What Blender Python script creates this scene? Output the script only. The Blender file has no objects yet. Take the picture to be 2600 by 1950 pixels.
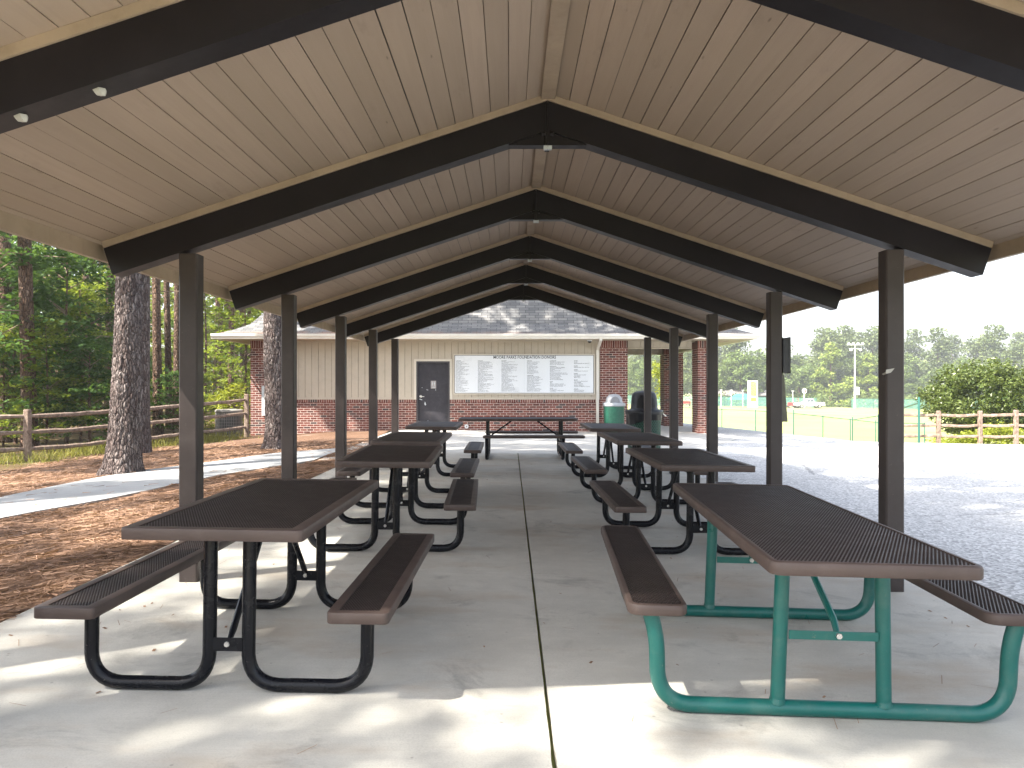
import bpy, bmesh, math, random
import numpy as np
from mathutils import Vector, Matrix, noise

random.seed(7)
RNG = np.random.default_rng(11)
scene = bpy.context.scene
COL = scene.collection
PI = math.pi

# ------------------------------------------------------------------ camera model (pixels of the 2600x1950 photograph)
F, U0, V0, H = 1986.0, 1295.0, 981.0, 1.40


def at(u, v, D):
    return Vector(((u - U0) / F * D, D, H - (v - V0) / F * D))


def gz(x, y):
    """height of the terrain"""
    z = -0.0137 * (min(x, 20.0) - 0.22)
    if x < -3:
        z = 0.044 - 0.035 * min(-3 - x, 6.5)
    n1 = (x - 9.94) * 0.969 + (y - 20.8) * 0.246
    n2 = y - (21.6 - 0.05 * (x - 10))
    n = min(n1, n2)
    if n > 0:
        z -= 0.1 * min(n, 13.3) + 0.015 * max(0.0, n - 13.3)
    return z


def G(u, v, dz=0.0):
    """ground point seen at a pixel"""
    D = 10.0
    for _ in range(60):
        X = (u - U0) / F * D
        Dn = (H - gz(X, D) - dz) * F / (v - V0)
        D = 0.6 * D + 0.4 * Dn
    X = (u - U0) / F * D
    return Vector((X, D, gz(X, D)))


# ------------------------------------------------------------------ material helpers
def new_mat(name):
    m = bpy.data.materials.new(name)
    m.use_nodes = True
    nt = m.node_tree
    for n in list(nt.nodes):
        nt.nodes.remove(n)
    out = nt.nodes.new('ShaderNodeOutputMaterial')
    return m, nt, out


class NB:
    """tiny node builder"""
    def __init__(s, nt):
        s.nt = nt

    def n(s, t, **kw):
        nd = s.nt.nodes.new(t)
        for k, v in kw.items():
            setattr(nd, k, v)
        return nd

    def link(s, a, b):
        s.nt.links.new(a, b)

    def val(s, sock, v):
        if hasattr(v, 'is_linked') or isinstance(v, bpy.types.NodeSocket):
            s.link(v, sock)
        else:
            sock.default_value = v

    def math(s, op, a, b=0.0, c=None):
        nd = s.n('ShaderNodeMath', operation=op)
        s.val(nd.inputs[0], a)
        s.val(nd.inputs[1], b)
        if c is not None:
            s.val(nd.inputs[2], c)
        return nd.outputs[0]

    def coord(s, kind='Object'):
        return s.n('ShaderNodeTexCoord').outputs[kind]

    def mapping(s, vec, scale=(1, 1, 1), loc=(0, 0, 0), rot=(0, 0, 0)):
        nd = s.n('ShaderNodeMapping')
        s.link(vec, nd.inputs[0])
        nd.inputs['Scale'].default_value = scale
        nd.inputs['Location'].default_value = loc
        nd.inputs['Rotation'].default_value = rot
        return nd.outputs[0]

    def noise(s, vec, scale, detail=4, rough=0.55, dist=0.0):
        nd = s.n('ShaderNodeTexNoise')
        s.link(vec, nd.inputs['Vector'])
        nd.inputs['Scale'].default_value = scale
        nd.inputs['Detail'].default_value = detail
        nd.inputs['Roughness'].default_value = rough
        nd.inputs['Distortion'].default_value = dist
        return nd.outputs['Fac']

    def voronoi(s, vec, scale, feature='F1', out='Distance'):
        nd = s.n('ShaderNodeTexVoronoi', feature=feature)
        s.link(vec, nd.inputs['Vector'])
        nd.inputs['Scale'].default_value = scale
        return nd.outputs[out]

    def ramp(s, fac, stops, interp='LINEAR'):
        nd = s.n('ShaderNodeValToRGB')
        cr = nd.color_ramp
        cr.interpolation = interp
        while len(cr.elements) > 2:
            cr.elements.remove(cr.elements[-1])
        for i, (p, c) in enumerate(stops):
            if isinstance(c, (int, float)):
                c = (c, c, c)
            e = cr.elements[i] if i < 2 else cr.elements.new(p)
            e.position = p
            e.color = (*c, 1)
        s.link(fac, nd.inputs[0])
        return nd.outputs[0]

    def mix(s, fac, a, b, mode='MIX'):
        nd = s.n('ShaderNodeMix', data_type='RGBA', blend_type=mode)
        s.val(nd.inputs[0], fac)
        for i, v in ((6, a), (7, b)):
            if isinstance(v, tuple):
                nd.inputs[i].default_value = (*v[:3], 1)
            else:
                s.link(v, nd.inputs[i])
        return nd.outputs[2]

    def bump(s, h, strength=0.4, dist=0.01, normal=None):
        nd = s.n('ShaderNodeBump')
        nd.inputs['Strength'].default_value = strength
        nd.inputs['Distance'].default_value = dist
        s.link(h, nd.inputs['Height'])
        if normal is not None:
            s.link(normal, nd.inputs['Normal'])
        return nd.outputs[0]

    def bsdf(s, out, color, rough=0.6, metal=0.0, normal=None, spec=None):
        nd = s.n('ShaderNodeBsdfPrincipled')
        if isinstance(color, tuple):
            nd.inputs['Base Color'].default_value = (*color[:3], 1)
        else:
            s.link(color, nd.inputs['Base Color'])
        s.val(nd.inputs['Roughness'], rough)
        nd.inputs['Metallic'].default_value = metal
        if spec is not None:
            nd.inputs['Specular IOR Level'].default_value = spec
        if normal is not None:
            s.link(normal, nd.inputs['Normal'])
        s.link(nd.outputs[0], out.inputs[0])
        return nd


def mat_simple(name, c, rough=0.5, var=0.15, scale=8.0, bump=0.0, bscale=60.0, metal=0.0, spec=None, dirt=None, dirt_amt=0.0):
    m, nt, out = new_mat(name)
    b = NB(nt)
    co = b.coord()
    n1 = b.noise(co, scale, 5, 0.6)
    lo = tuple(x * (1 - var) for x in c)
    hi = tuple(min(1, x * (1 + var)) for x in c)
    col = b.ramp(n1, [(0.3, lo), (0.7, hi)])
    if dirt is not None:
        n2 = b.noise(co, scale * 3.1, 6, 0.7)
        col = b.mix(b.ramp(n2, [(0.5, 0.0), (0.72, dirt_amt)]), col, dirt)
    nrm = None
    if bump:
        nrm = b.bump(b.noise(co, bscale, 3), bump, 0.01)
    rr = b.ramp(b.noise(co, scale * 2.3, 4), [(0.3, max(0.05, rough - 0.1)), (0.7, min(1, rough + 0.1))])
    b.bsdf(out, col, rr, metal, nrm, spec)
    return m


def mat_leaf(name, dark, light, trans=0.35, rough=0.45, noise_scale=0.6, spec=0.12):
    m, nt, out = new_mat(name)
    b = NB(nt)
    geo = b.n('ShaderNodeNewGeometry')
    rnd = geo.outputs['Random Per Island']
    col = b.ramp(rnd, [(0.0, dark), (1.0, light)])
    co = b.coord()
    n = b.noise(co, noise_scale, 2)
    col = b.mix(b.ramp(n, [(0.35, 0.0), (0.7, 0.55)]), col, tuple(x * 1.25 for x in light))
    p = b.n('ShaderNodeBsdfPrincipled')
    b.link(col, p.inputs['Base Color'])
    p.inputs['Roughness'].default_value = rough
    p.inputs['Specular IOR Level'].default_value = spec
    t = b.n('ShaderNodeBsdfTranslucent')
    tc = b.mix(0.5, col, (min(1, light[0] * 1.8), min(1, light[1] * 1.7), light[2] * 0.6))
    b.link(tc, t.inputs[0])
    mx = b.n('ShaderNodeMixShader')
    mx.inputs[0].default_value = trans
    b.link(p.outputs[0], mx.inputs[1])
    b.link(t.outputs[0], mx.inputs[2])
    b.link(mx.outputs[0], out.inputs[0])
    return m


# ------------------------------------------------------------------ the materials
def mat_concrete(name, base=(0.40, 0.385, 0.35), stain=0.5):
    m, nt, out = new_mat(name)
    b = NB(nt)
    co = b.coord()
    big = b.noise(co, 0.55, 6, 0.62, 0.3)
    col = b.ramp(big, [(0.28, tuple(x * 0.74 for x in base)), (0.5, base), (0.75, tuple(min(1, x * 1.16) for x in base))])
    med = b.noise(co, 5.0, 5, 0.65)
    col = b.mix(b.ramp(med, [(0.35, 0.35), (0.62, 0.0)]), col, tuple(x * 0.72 for x in base))
    brush = b.noise(b.mapping(co, (1.2, 38, 1)), 2.0, 3, 0.6)
    col = b.mix(b.ramp(brush, [(0.35, 0.16), (0.6, 0.0)]), col, tuple(x * 0.7 for x in base))
    fine = b.noise(co, 130.0, 2, 0.5)
    col = b.mix(b.ramp(fine, [(0.3, 0.3), (0.55, 0.0)]), col, tuple(x * 0.6 for x in base))
    # dark spill stains and rusty patches
    st = b.noise(b.mapping(co, (1, 1, 1), (4.2, 1.3, 0)), 1.4, 7, 0.72, 0.6)
    col = b.mix(b.ramp(st, [(0.56, 0.0), (0.70, 0.60 * stain)]), col, (0.13, 0.125, 0.12))
    ru = b.noise(b.mapping(co, (0.7, 1.6, 1), (9.2, 3.3, 0)), 1.1, 5, 0.6)
    col = b.mix(b.ramp(ru, [(0.53, 0.0), (0.72, 0.62 * stain)]), col, (0.38, 0.265, 0.16))
    sp = b.voronoi(co, 7.0)
    col = b.mix(b.ramp(sp, [(0.035, 0.55 * stain), (0.06, 0.0)]), col, (0.12, 0.115, 0.105))
    nrm = b.bump(b.math('ADD', fine, b.math('MULTIPLY', med, 0.6)), 0.22, 0.004)
    b.bsdf(out, col, 0.78, 0, nrm, 0.35)
    return m


def mat_asphalt():
    m, nt, out = new_mat('asphalt_aggregate')
    b = NB(nt)
    co = b.coord()
    v = b.voronoi(co, 42.0, 'F1', 'Color')
    sep = b.n('ShaderNodeSeparateColor')
    b.link(v, sep.inputs[0])
    col = b.ramp(sep.outputs[0], [(0.0, (0.30, 0.297, 0.292)), (0.45, (0.52, 0.515, 0.505)), (1.0, (0.78, 0.77, 0.755))])
    big = b.noise(co, 0.4, 5, 0.6)
    col = b.mix(b.ramp(big, [(0.3, 0.30), (0.7, 0.0)]), col, (0.32, 0.318, 0.315))
    d = b.voronoi(co, 42.0)
    crack = b.voronoi(b.mapping(co, (0.16, 0.30, 1)), 1.0, 'DISTANCE_TO_EDGE')
    wob = b.noise(co, 2.0, 5, 0.7)
    cr = b.math('ADD', crack, b.math('MULTIPLY', b.math('SUBTRACT', wob, 0.5), 0.05))
    col = b.mix(b.ramp(cr, [(0.0, 0.5), (0.004, 0.0)]), col, (0.08, 0.08, 0.08))
    nrm = b.bump(d, 0.6, 0.008)
    b.bsdf(out, col, 0.85, 0, nrm, 0.3)
    return m


def mat_straw():
    m, nt, out = new_mat('pine_straw_litter')
    b = NB(nt)
    co = b.coord()
    w = b.noise(co, 3.0, 4, 0.6)
    wv = b.n('ShaderNodeVectorMath', operation='MULTIPLY_ADD')
    nz = b.n('ShaderNodeTexNoise')
    b.link(co, nz.inputs['Vector'])
    nz.inputs['Scale'].default_value = 4.0
    nz.inputs['Detail'].default_value = 3
    b.link(nz.outputs['Color'], wv.inputs[0])
    wv.inputs[1].default_value = (0.35, 0.35, 0.0)
    b.link(co, wv.inputs[2])
    f1 = b.noise(b.mapping(wv.outputs[0], (20, 190, 1), rot=(0, 0, 0.5)), 1.0, 3, 0.6)
    f2 = b.noise(b.mapping(wv.outputs[0], (170, 22, 1), rot=(0, 0, 0.3)), 1.0, 3, 0.6)
    f = b.math('MAXIMUM', f1, f2)
    col = b.ramp(f, [(0.38, (0.05, 0.024, 0.014)), (0.52, (0.165, 0.095, 0.062)), (0.66, (0.30, 0.190, 0.128)), (0.8, (0.44, 0.32, 0.24))])
    big = b.noise(co, 0.7, 5, 0.65)
    col = b.mix(b.ramp(big, [(0.33, 0.55), (0.6, 0.0)]), col, (0.10, 0.055, 0.032))
    grey = b.noise(b.mapping(co, (1, 1, 1), (3.1, 7.7, 0)), 0.8, 5, 0.6)
    col = b.mix(b.ramp(grey, [(0.60, 0.0), (0.72, 0.5)]), col, (0.30, 0.255, 0.22))
    nrm = b.bump(b.math('ADD', f, b.math('MULTIPLY', w, 0.5)), 0.7, 0.02)
    b.bsdf(out, col, 0.9, 0, nrm, 0.2)
    return m


def mat_grass_ground():
    m, nt, out = new_mat('field_grass')
    b = NB(nt)
    co = b.coord()
    n = b.noise(co, 0.12, 5, 0.6)
    f = b.noise(co, 9.0, 4, 0.7)
    col = b.ramp(n, [(0.3, (0.26, 0.285, 0.095)), (0.7, (0.39, 0.39, 0.165))])
    col = b.mix(b.ramp(f, [(0.3, 0.45), (0.65, 0.0)]), col, (0.17, 0.20, 0.06))
    b.bsdf(out, col, 0.9, 0, b.bump(f, 0.5, 0.03), 0.2)
    return m


def mat_woods_floor():
    m, nt, out = new_mat('woods_litter')
    b = NB(nt)
    co = b.coord()
    n = b.noise(co, 0.9, 6, 0.7)
    col = b.ramp(n, [(0.3, (0.035, 0.028, 0.015)), (0.55, (0.11, 0.075, 0.035)), (0.75, (0.10, 0.13, 0.035))])
    b.bsdf(out, col, 0.95, 0, b.bump(b.noise(co, 12, 4), 0.8, 0.05), 0.15)
    return m


def mat_brick(name, axis='H'):
    """running-bond brick; axis V stands the bricks on end (soldier course)"""
    m, nt, out = new_mat(name)
    b = NB(nt)
    co = b.coord()
    sep = b.n('ShaderNodeSeparateXYZ')
    b.link(co, sep.inputs[0])
    h = b.math('ADD', sep.outputs[0], sep.outputs[1])
    cmb = b.n('ShaderNodeCombineXYZ')
    if axis == 'H':
        b.link(h, cmb.inputs[0])
        b.link(sep.outputs[2], cmb.inputs[1])
    else:
        b.link(h, cmb.inputs[1])
        cmb.inputs[0].default_value = 0.1
    br = b.n('ShaderNodeTexBrick')
    br.offset = 0.5
    b.link(cmb.outputs[0], br.inputs['Vector'])
    br.inputs['Color1'].default_value = (0, 0, 0, 1)
    br.inputs['Color2'].default_value = (1, 1, 1, 1)
    br.inputs['Mortar'].default_value = (0, 0, 0, 1)
    br.inputs['Scale'].default_value = 1.0
    br.inputs['Mortar Size'].default_value = 0.0075
    br.inputs['Mortar Smooth'].default_value = 0.15
    br.inputs['Bias'].default_value = 0.0
    br.inputs['Brick Width'].default_value = 0.205 if axis == 'H' else 0.5
    br.inputs['Row Height'].default_value = 0.0715
    r = b.math('ADD', br.outputs['Color'], 0.0)
    col = b.ramp(r, [(0.0, (0.095, 0.028, 0.022)), (0.30, (0.150, 0.044, 0.033)), (0.55, (0.185, 0.058, 0.043)),
                     (0.80, (0.225, 0.078, 0.057)), (0.88, (0.125, 0.040, 0.031)), (0.945, (0.05, 0.045, 0.045)), (1.0, (0.075, 0.066, 0.062))])
    n = b.noise(co, 45, 4, 0.7)
    col = b.mix(b.ramp(n, [(0.35, 0.45), (0.6, 0.0)]), col, (0.07, 0.022, 0.018))
    mort = b.ramp(b.noise(co, 20, 4), [(0.3, (0.40, 0.325, 0.285)), (0.7, (0.58, 0.49, 0.44))])
    col = b.mix(br.outputs['Fac'], col, mort)
    # pale salts and soil splash near the bottom of the wall, in patches
    ef = b.noise(b.mapping(co, (1, 1, 1.6)), 1.7, 5, 0.65)
    col = b.mix(b.ramp(ef, [(0.62, 0.0), (0.8, 0.25)]), col, (0.5, 0.42, 0.36))
    hgt = b.math('SUBTRACT', b.math('MULTIPLY', n, 0.25), br.outputs['Fac'])
    b.bsdf(out, col, 0.88, 0, b.bump(hgt, 0.5, 0.008), 0.25)
    return m


def mat_shingle():
    m, nt, out = new_mat('asphalt_shingle')
    b = NB(nt)
    co = b.coord()
    sep = b.n('ShaderNodeSeparateXYZ')
    b.link(co, sep.inputs[0])
    uv = b.n('ShaderNodeUVMap')
    br = b.n('ShaderNodeTexBrick')
    br.offset = 0.37
    b.link(uv.outputs[0], br.inputs['Vector'])
    br.inputs['Color1'].default_value = (0, 0, 0, 1)
    br.inputs['Color2'].default_value = (1, 1, 1, 1)
    br.inputs['Mortar'].default_value = (0, 0, 0, 1)
    br.inputs['Scale'].default_value = 1.0
    br.inputs['Mortar Size'].default_value = 0.007
    br.inputs['Mortar Smooth'].default_value = 0.3
    br.inputs['Brick Width'].default_value = 0.30
    br.inputs['Row Height'].default_value = 0.115
    col = b.ramp(br.outputs['Color'], [(0.0, (0.135, 0.135, 0.138)), (0.5, (0.195, 0.193, 0.192)), (1.0, (0.265, 0.257, 0.248))])
    g = b.noise(co, 120, 2, 0.6)
    col = b.mix(b.ramp(g, [(0.35, 0.4), (0.6, 0.0)]), col, (0.10, 0.10, 0.10))
    col = b.mix(br.outputs['Fac'], col, (0.035, 0.035, 0.035))
    # pine needles caught along the eave
    su = b.n('ShaderNodeSeparateXYZ')
    b.link(uv.outputs[0], su.inputs[0])
    low = b.ramp(b.math('ADD', su.outputs[1], b.math('MULTIPLY', b.noise(co, 2.2, 5, 0.7), 0.9)), [(0.45, 0.85), (0.75, 0.0)])
    leftside = b.ramp(b.math('MULTIPLY_ADD', sep.outputs[0], 0.1, 0.5), [(0.2, 1.0), (0.62, 0.25)])
    nd = b.ramp(b.noise(b.mapping(co, (30, 30, 8)), 1.0, 4, 0.7), [(0.35, 0.25), (0.6, 1.0)])
    ff = b.math('MULTIPLY', b.math('MULTIPLY', low, leftside), nd)
    col = b.mix(ff, col, (0.30, 0.155, 0.085))
    b.bsdf(out, col, 0.9, 0, b.bump(b.math('SUBTRACT', br.outputs['Color'], b.math('MULTIPLY', br.outputs['Fac'], 2.0)), 0.5, 0.01), 0.25)
    return m


def mat_ceiling():
    m, nt, out = new_mat('tan_painted_board')
    b = NB(nt)
    co = b.coord()
    geo = b.n('ShaderNodeNewGeometry')
    rnd = geo.outputs['Random Per Island']
    base = b.ramp(rnd, [(0.0, (0.36, 0.285, 0.218)), (1.0, (0.425, 0.335, 0.26))])
    g = b.noise(b.mapping(co, (26, 1.3, 26)), 1.0, 5, 0.6, 0.5)
    col = b.mix(b.ramp(g, [(0.35, 0.25), (0.6, 0.0)]), base, (0.32, 0.25, 0.185))
    sm = b.noise(b.mapping(co, (5, 1.6, 5), (2.2, 0.4, 0)), 1.0, 6, 0.7)
    col = b.mix(b.ramp(sm, [(0.60, 0.0), (0.78, 0.32)]), col, (0.14, 0.10, 0.08))
    kn = b.voronoi(b.mapping(co, (7.5, 1.8, 7.5)), 1.0)
    knm = b.ramp(kn, [(0.022, 0.5), (0.055, 0.0)])
    col = b.mix(knm, col, (0.075, 0.055, 0.045))
    b.bsdf(out, col, 0.62, 0, b.bump(b.math('SUBTRACT', g, knm), 0.25, 0.004), 0.35)
    return m


def mat_bark(name, c_lo, c_mid, c_hi, scale=1.0, strength=1.0):
    m, nt, out = new_mat(name)
    b = NB(nt)
    co = b.coord()
    nz = b.n('ShaderNodeTexNoise')
    b.link(co, nz.inputs['Vector'])
    nz.inputs['Scale'].default_value = 6 * scale
    nz.inputs['Detail'].default_value = 4
    wv = b.n('ShaderNodeVectorMath', operation='MULTIPLY_ADD')
    b.link(nz.outputs['Color'], wv.inputs[0])
    wv.inputs[1].default_value = (0.07 / scale, 0.07 / scale, 0.16 / scale)
    b.link(co, wv.inputs[2])
    mp = b.mapping(wv.outputs[0], (24 * scale, 24 * scale, 7.5 * scale))
    edge = b.voronoi(mp, 1.0, 'DISTANCE_TO_EDGE')
    cell = b.voronoi(mp, 1.0, 'F1', 'Color')
    sc = b.n('ShaderNodeSeparateColor')
    b.link(cell, sc.inputs[0])
    col = b.ramp(sc.outputs[0], [(0.0, c_mid), (0.75, tuple((x + y) / 2 for x, y in zip(c_mid, c_hi))), (1.0, c_hi)])
    fl = b.noise(b.mapping(co, (40 * scale, 40 * scale, 9 * scale)), 1.0, 5, 0.7)
    col = b.mix(b.ramp(fl, [(0.35, 0.6), (0.62, 0.0)]), col, c_lo)
    col = b.mix(b.ramp(edge, [(0.0, 0.75), (0.12, 0.0)]), col, tuple(x * 0.6 for x in c_lo))
    hgt = b.math('ADD', b.ramp(edge, [(0.0, 0.0), (0.25, 1.0)]), b.math('MULTIPLY', fl, 0.5))
    b.bsdf(out, col, 0.92, 0, b.bump(hgt, strength, 0.035 / scale), 0.15)
    return m


def mat_sheen_metal(name, c, rough=0.35, chips=None, dust=0.10, spec=0.4):
    """dark painted steel: slight mottling, scuffs and dust"""
    m, nt, out = new_mat(name)
    b = NB(nt)
    co = b.coord()
    n = b.noise(co, 3.0, 5, 0.6)
    col = b.ramp(n, [(0.3, tuple(x * 0.8 for x in c)), (0.7, tuple(x * 1.2 for x in c))])
    if chips is not None:
        ch = b.noise(co, 38.0, 5, 0.75)
        col = b.mix(b.ramp(ch, [(0.66, 0.0), (0.72, 0.55)]), col, chips)
    du = b.noise(co, 9.0, 6, 0.7)
    col = b.mix(b.ramp(du, [(0.52, 0.0), (0.85, dust)]), col, (0.16, 0.145, 0.13))
    rr = b.ramp(du, [(0.3, rough - 0.03), (0.8, min(1, rough + 0.12))])
    b.bsdf(out, col, rr, 0.0, b.bump(b.noise(co, 160, 2), 0.05, 0.002), spec)
    return m


def mat_chain(name, c, density=0.22):
    m, nt, out = new_mat(name)
    b = NB(nt)
    co = b.coord()
    sep = b.n('ShaderNodeSeparateXYZ')
    b.link(co, sep.inputs[0])
    h = b.math('ADD', sep.outputs[0], sep.outputs[1])
    k = 1 / 0.075
    d1 = b.math('FRACT', b.math('MULTIPLY', b.math('ADD', h, sep.outputs[2]), k))
    d2 = b.math('FRACT', b.math('MULTIPLY', b.math('SUBTRACT', h, sep.outputs[2]), k))
    w = density / 2
    wire = b.math('MAXIMUM', b.math('LESS_THAN', d1, w), b.math('LESS_THAN', d2, w))
    p = b.n('ShaderNodeBsdfPrincipled')
    p.inputs['Base Color'].default_value = (*c, 1)
    p.inputs['Roughness'].default_value = 0.5
    t = b.n('ShaderNodeBsdfTransparent')
    mx = b.n('ShaderNodeMixShader')
    b.link(wire, mx.inputs[0])
    b.link(t.outputs[0], mx.inputs[1])
    b.link(p.outputs[0], mx.inputs[2])
    b.link(mx.outputs[0], out.inputs[0])
    return m


def mat_teal():
    """teal powder coat on the accessible table"""
    m, nt, out = new_mat('teal_coated_steel')
    b = NB(nt)
    co = b.coord()
    n = b.noise(co, 2.5, 4, 0.6)
    col = b.ramp(n, [(0.3, (0.003, 0.088, 0.076)), (0.7, (0.007, 0.120, 0.103))])
    ch = b.noise(co, 30.0, 6, 0.75)
    col = b.mix(b.ramp(ch, [(0.645, 0.0), (0.70, 0.6)]), col, (0.22, 0.21, 0.16))
    du = b.noise(co, 7.0, 5, 0.7)
    col = b.mix(b.ramp(du, [(0.5, 0.0), (0.8, 0.15)]), col, (0.30, 0.30, 0.25))
    b.bsdf(out, col, b.ramp(du, [(0.3, 0.25), (0.75, 0.5)]), 0.0, b.bump(b.noise(co, 140, 2), 0.05, 0.002), 0.5)
    return m


def mat_wood_rail():
    m, nt, out = new_mat('weathered_rail_wood')
    b = NB(nt)
    co = b.coord()
    g = b.noise(b.mapping(co, (9, 9, 9)), 1.0, 6, 0.7, 0.8)
    col = b.ramp(g, [(0.3, (0.10, 0.070, 0.053)), (0.5, (0.225, 0.165, 0.130)), (0.72, (0.38, 0.305, 0.25))])
    b.bsdf(out, col, 0.85, 0, b.bump(g, 0.5, 0.01), 0.2)
    return m


M = {}
M['concrete'] = mat_concrete('shelter_concrete', (0.565, 0.545, 0.488), 0.75)
M['patio'] = mat_concrete('patio_concrete', (0.55, 0.535, 0.50), 0.3)
M['path'] = mat_concrete('path_concrete', (0.33, 0.335, 0.335), 0.2)
M['asphalt'] = mat_asphalt()
M['straw'] = mat_straw()
M['grass'] = mat_grass_ground()
M['woods'] = mat_woods_floor()
M['brick'] = mat_brick('red_brick')
M['soldier'] = mat_brick('red_brick_on_end', 'V')
M['shingle'] = mat_shingle()
M['ceiling'] = mat_ceiling()
M['tan'] = mat_simple('tan_trim_paint', (0.385, 0.300, 0.218), 0.55, 0.12, 3.0, 0.1, 40, dirt=(0.18, 0.13, 0.09), dirt_amt=0.25)
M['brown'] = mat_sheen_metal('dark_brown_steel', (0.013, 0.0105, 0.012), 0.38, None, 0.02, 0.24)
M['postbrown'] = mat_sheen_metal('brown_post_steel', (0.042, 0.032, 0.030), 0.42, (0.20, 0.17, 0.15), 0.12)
M['black'] = mat_sheen_metal('black_tube_steel', (0.006, 0.0065, 0.009), 0.22, (0.30, 0.27, 0.24), 0.015, 0.22)
M['plast'] = mat_sheen_metal('brown_vinyl_coating', (0.072, 0.050, 0.043), 0.46, (0.24, 0.19, 0.16), 0.2)
M['plastmesh'] = mat_sheen_metal('brown_vinyl_mesh', (0.030, 0.0215, 0.020), 0.45)
M['teal'] = mat_teal()
M['siding'] = mat_simple('beige_siding', (0.46, 0.405, 0.325), 0.6, 0.06, 1.5, 0.15, 30, dirt=(0.26, 0.22, 0.17), dirt_amt=0.22)
M['cream'] = mat_simple('cream_trim_paint', (0.60, 0.55, 0.465), 0.5, 0.06, 2.0)
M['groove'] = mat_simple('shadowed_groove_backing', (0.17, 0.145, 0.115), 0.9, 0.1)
M['gutter'] = mat_simple('gutter_aluminium', (0.66, 0.62, 0.55), 0.35, 0.05, 3.0)
M['soffit'] = mat_simple('soffit_paint', (0.40, 0.33, 0.25), 0.6, 0.06, 2.0)
M['door'] = mat_simple('grey_door_paint', (0.040, 0.038, 0.045), 0.6, 0.12, 4.0, spec=0.2, dirt=(0.10, 0.09, 0.09), dirt_amt=0.3)
M['doorframe'] = mat_simple('door_frame_paint', (0.040, 0.036, 0.040), 0.4, 0.1)
M['steel'] = mat_simple('brushed_steel', (0.62, 0.61, 0.60), 0.3, 0.1, 10, metal=0.9)
M['plaque'] = mat_simple('grey_plaque', (0.30, 0.275, 0.265), 0.4, 0.05)
M['white'] = mat_simple('white_panel', (0.72, 0.745, 0.77), 0.35, 0.03, 1.0)
M['ink'] = mat_simple('dark_lettering', (0.035, 0.035, 0.045), 0.5, 0.1)
M['inkline'] = mat_simple('grey_print', (0.16, 0.17, 0.19), 0.5, 0.1)
M['signline'] = mat_simple('sign_border_grey', (0.16, 0.15, 0.14), 0.5, 0.1)
M['greybox'] = mat_simple('galvanised_box_paint', (0.52, 0.56, 0.58), 0.45, 0.08, 5)
M['acgrey'] = mat_simple('condenser_grey', (0.24, 0.225, 0.205), 0.5, 0.12, 4)
M['acdark'] = mat_simple('condenser_coil', (0.045, 0.043, 0.042), 0.6, 0.2, 20)
M['rail'] = mat_wood_rail()
M['bark'] = mat_bark('pine_bark', (0.040, 0.030, 0.028), (0.155, 0.115, 0.105), (0.36, 0.31, 0.29))
M['bark2'] = mat_bark('woods_bark', (0.035, 0.022, 0.016), (0.16, 0.095, 0.065), (0.36, 0.245, 0.18), 0.8, 1.0)
M['twig'] = mat_simple('bare_twig', (0.23, 0.165, 0.12), 0.9, 0.25, 8)
M['leafA'] = mat_leaf('broad_leaf', (0.020, 0.052, 0.014), (0.085, 0.150, 0.042), 0.36, 0.55, 0.5)
M['leafB'] = mat_leaf('sunlit_leaf', (0.050, 0.095, 0.015), (0.215, 0.265, 0.050), 0.45, 0.4, 0.6)
M['leafC'] = mat_leaf('yellow_leaf', (0.13, 0.165, 0.02), (0.28, 0.31, 0.05), 0.4, 0.45, 0.8)
M['needle'] = mat_leaf('pine_needle_tuft', (0.022, 0.048, 0.014), (0.085, 0.115, 0.034), 0.25, 0.5, 0.4)
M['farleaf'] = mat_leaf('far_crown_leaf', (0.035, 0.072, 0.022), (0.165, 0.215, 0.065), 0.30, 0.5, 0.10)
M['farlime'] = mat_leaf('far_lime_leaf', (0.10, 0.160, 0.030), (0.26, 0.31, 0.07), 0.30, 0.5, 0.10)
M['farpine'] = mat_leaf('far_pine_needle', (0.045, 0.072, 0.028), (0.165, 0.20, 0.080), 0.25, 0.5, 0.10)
M['holly'] = mat_leaf('glossy_holly_leaf', (0.025, 0.055, 0.012), (0.125, 0.155, 0.040), 0.25, 0.3, 1.5, 0.45)
M['grassblade'] = mat_leaf('grass_blade', (0.10, 0.125, 0.02), (0.27, 0.26, 0.075), 0.3, 0.5, 1.0)
M['strawblade'] = mat_leaf('fallen_needle', (0.09, 0.048, 0.030), (0.34, 0.215, 0.145), 0.1, 0.7, 1.2)
M['fencegreen'] = mat_simple('green_fence_paint', (0.022, 0.105, 0.085), 0.4, 0.1)
M['chain'] = mat_chain('green_chain_link', (0.03, 0.17, 0.13), 0.16)
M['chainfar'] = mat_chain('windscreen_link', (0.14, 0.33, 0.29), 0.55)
M['cangreen'] = mat_simple('green_can_coating', (0.006, 0.070, 0.043), 0.45, 0.15, 6, dirt=(0.06, 0.15, 0.11), dirt_amt=0.35)
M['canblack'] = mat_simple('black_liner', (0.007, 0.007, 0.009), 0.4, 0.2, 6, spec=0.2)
M['lidblack'] = mat_simple('black_lid_plastic', (0.008, 0.009, 0.013), 0.4, 0.15, 5, spec=0.35)
M['lidgrey'] = mat_simple('pale_lid_plastic', (0.33, 0.345, 0.37), 0.4, 0.06, 5)
M['lidflap'] = mat_simple('grey_lid_flap', (0.20, 0.205, 0.22), 0.45, 0.08, 7)
M['carwhite'] = mat_simple('white_car_paint', (0.80, 0.80, 0.78), 0.25, 0.03)
M['glass'] = mat_simple('dark_window_glass', (0.06, 0.075, 0.085), 0.1, 0.1)
M['tyre'] = mat_simple('tyre_rubber', (0.02, 0.02, 0.02), 0.8, 0.1)
M['red'] = mat_simple('red_paint', (0.30, 0.035, 0.03), 0.4, 0.1)
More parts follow.
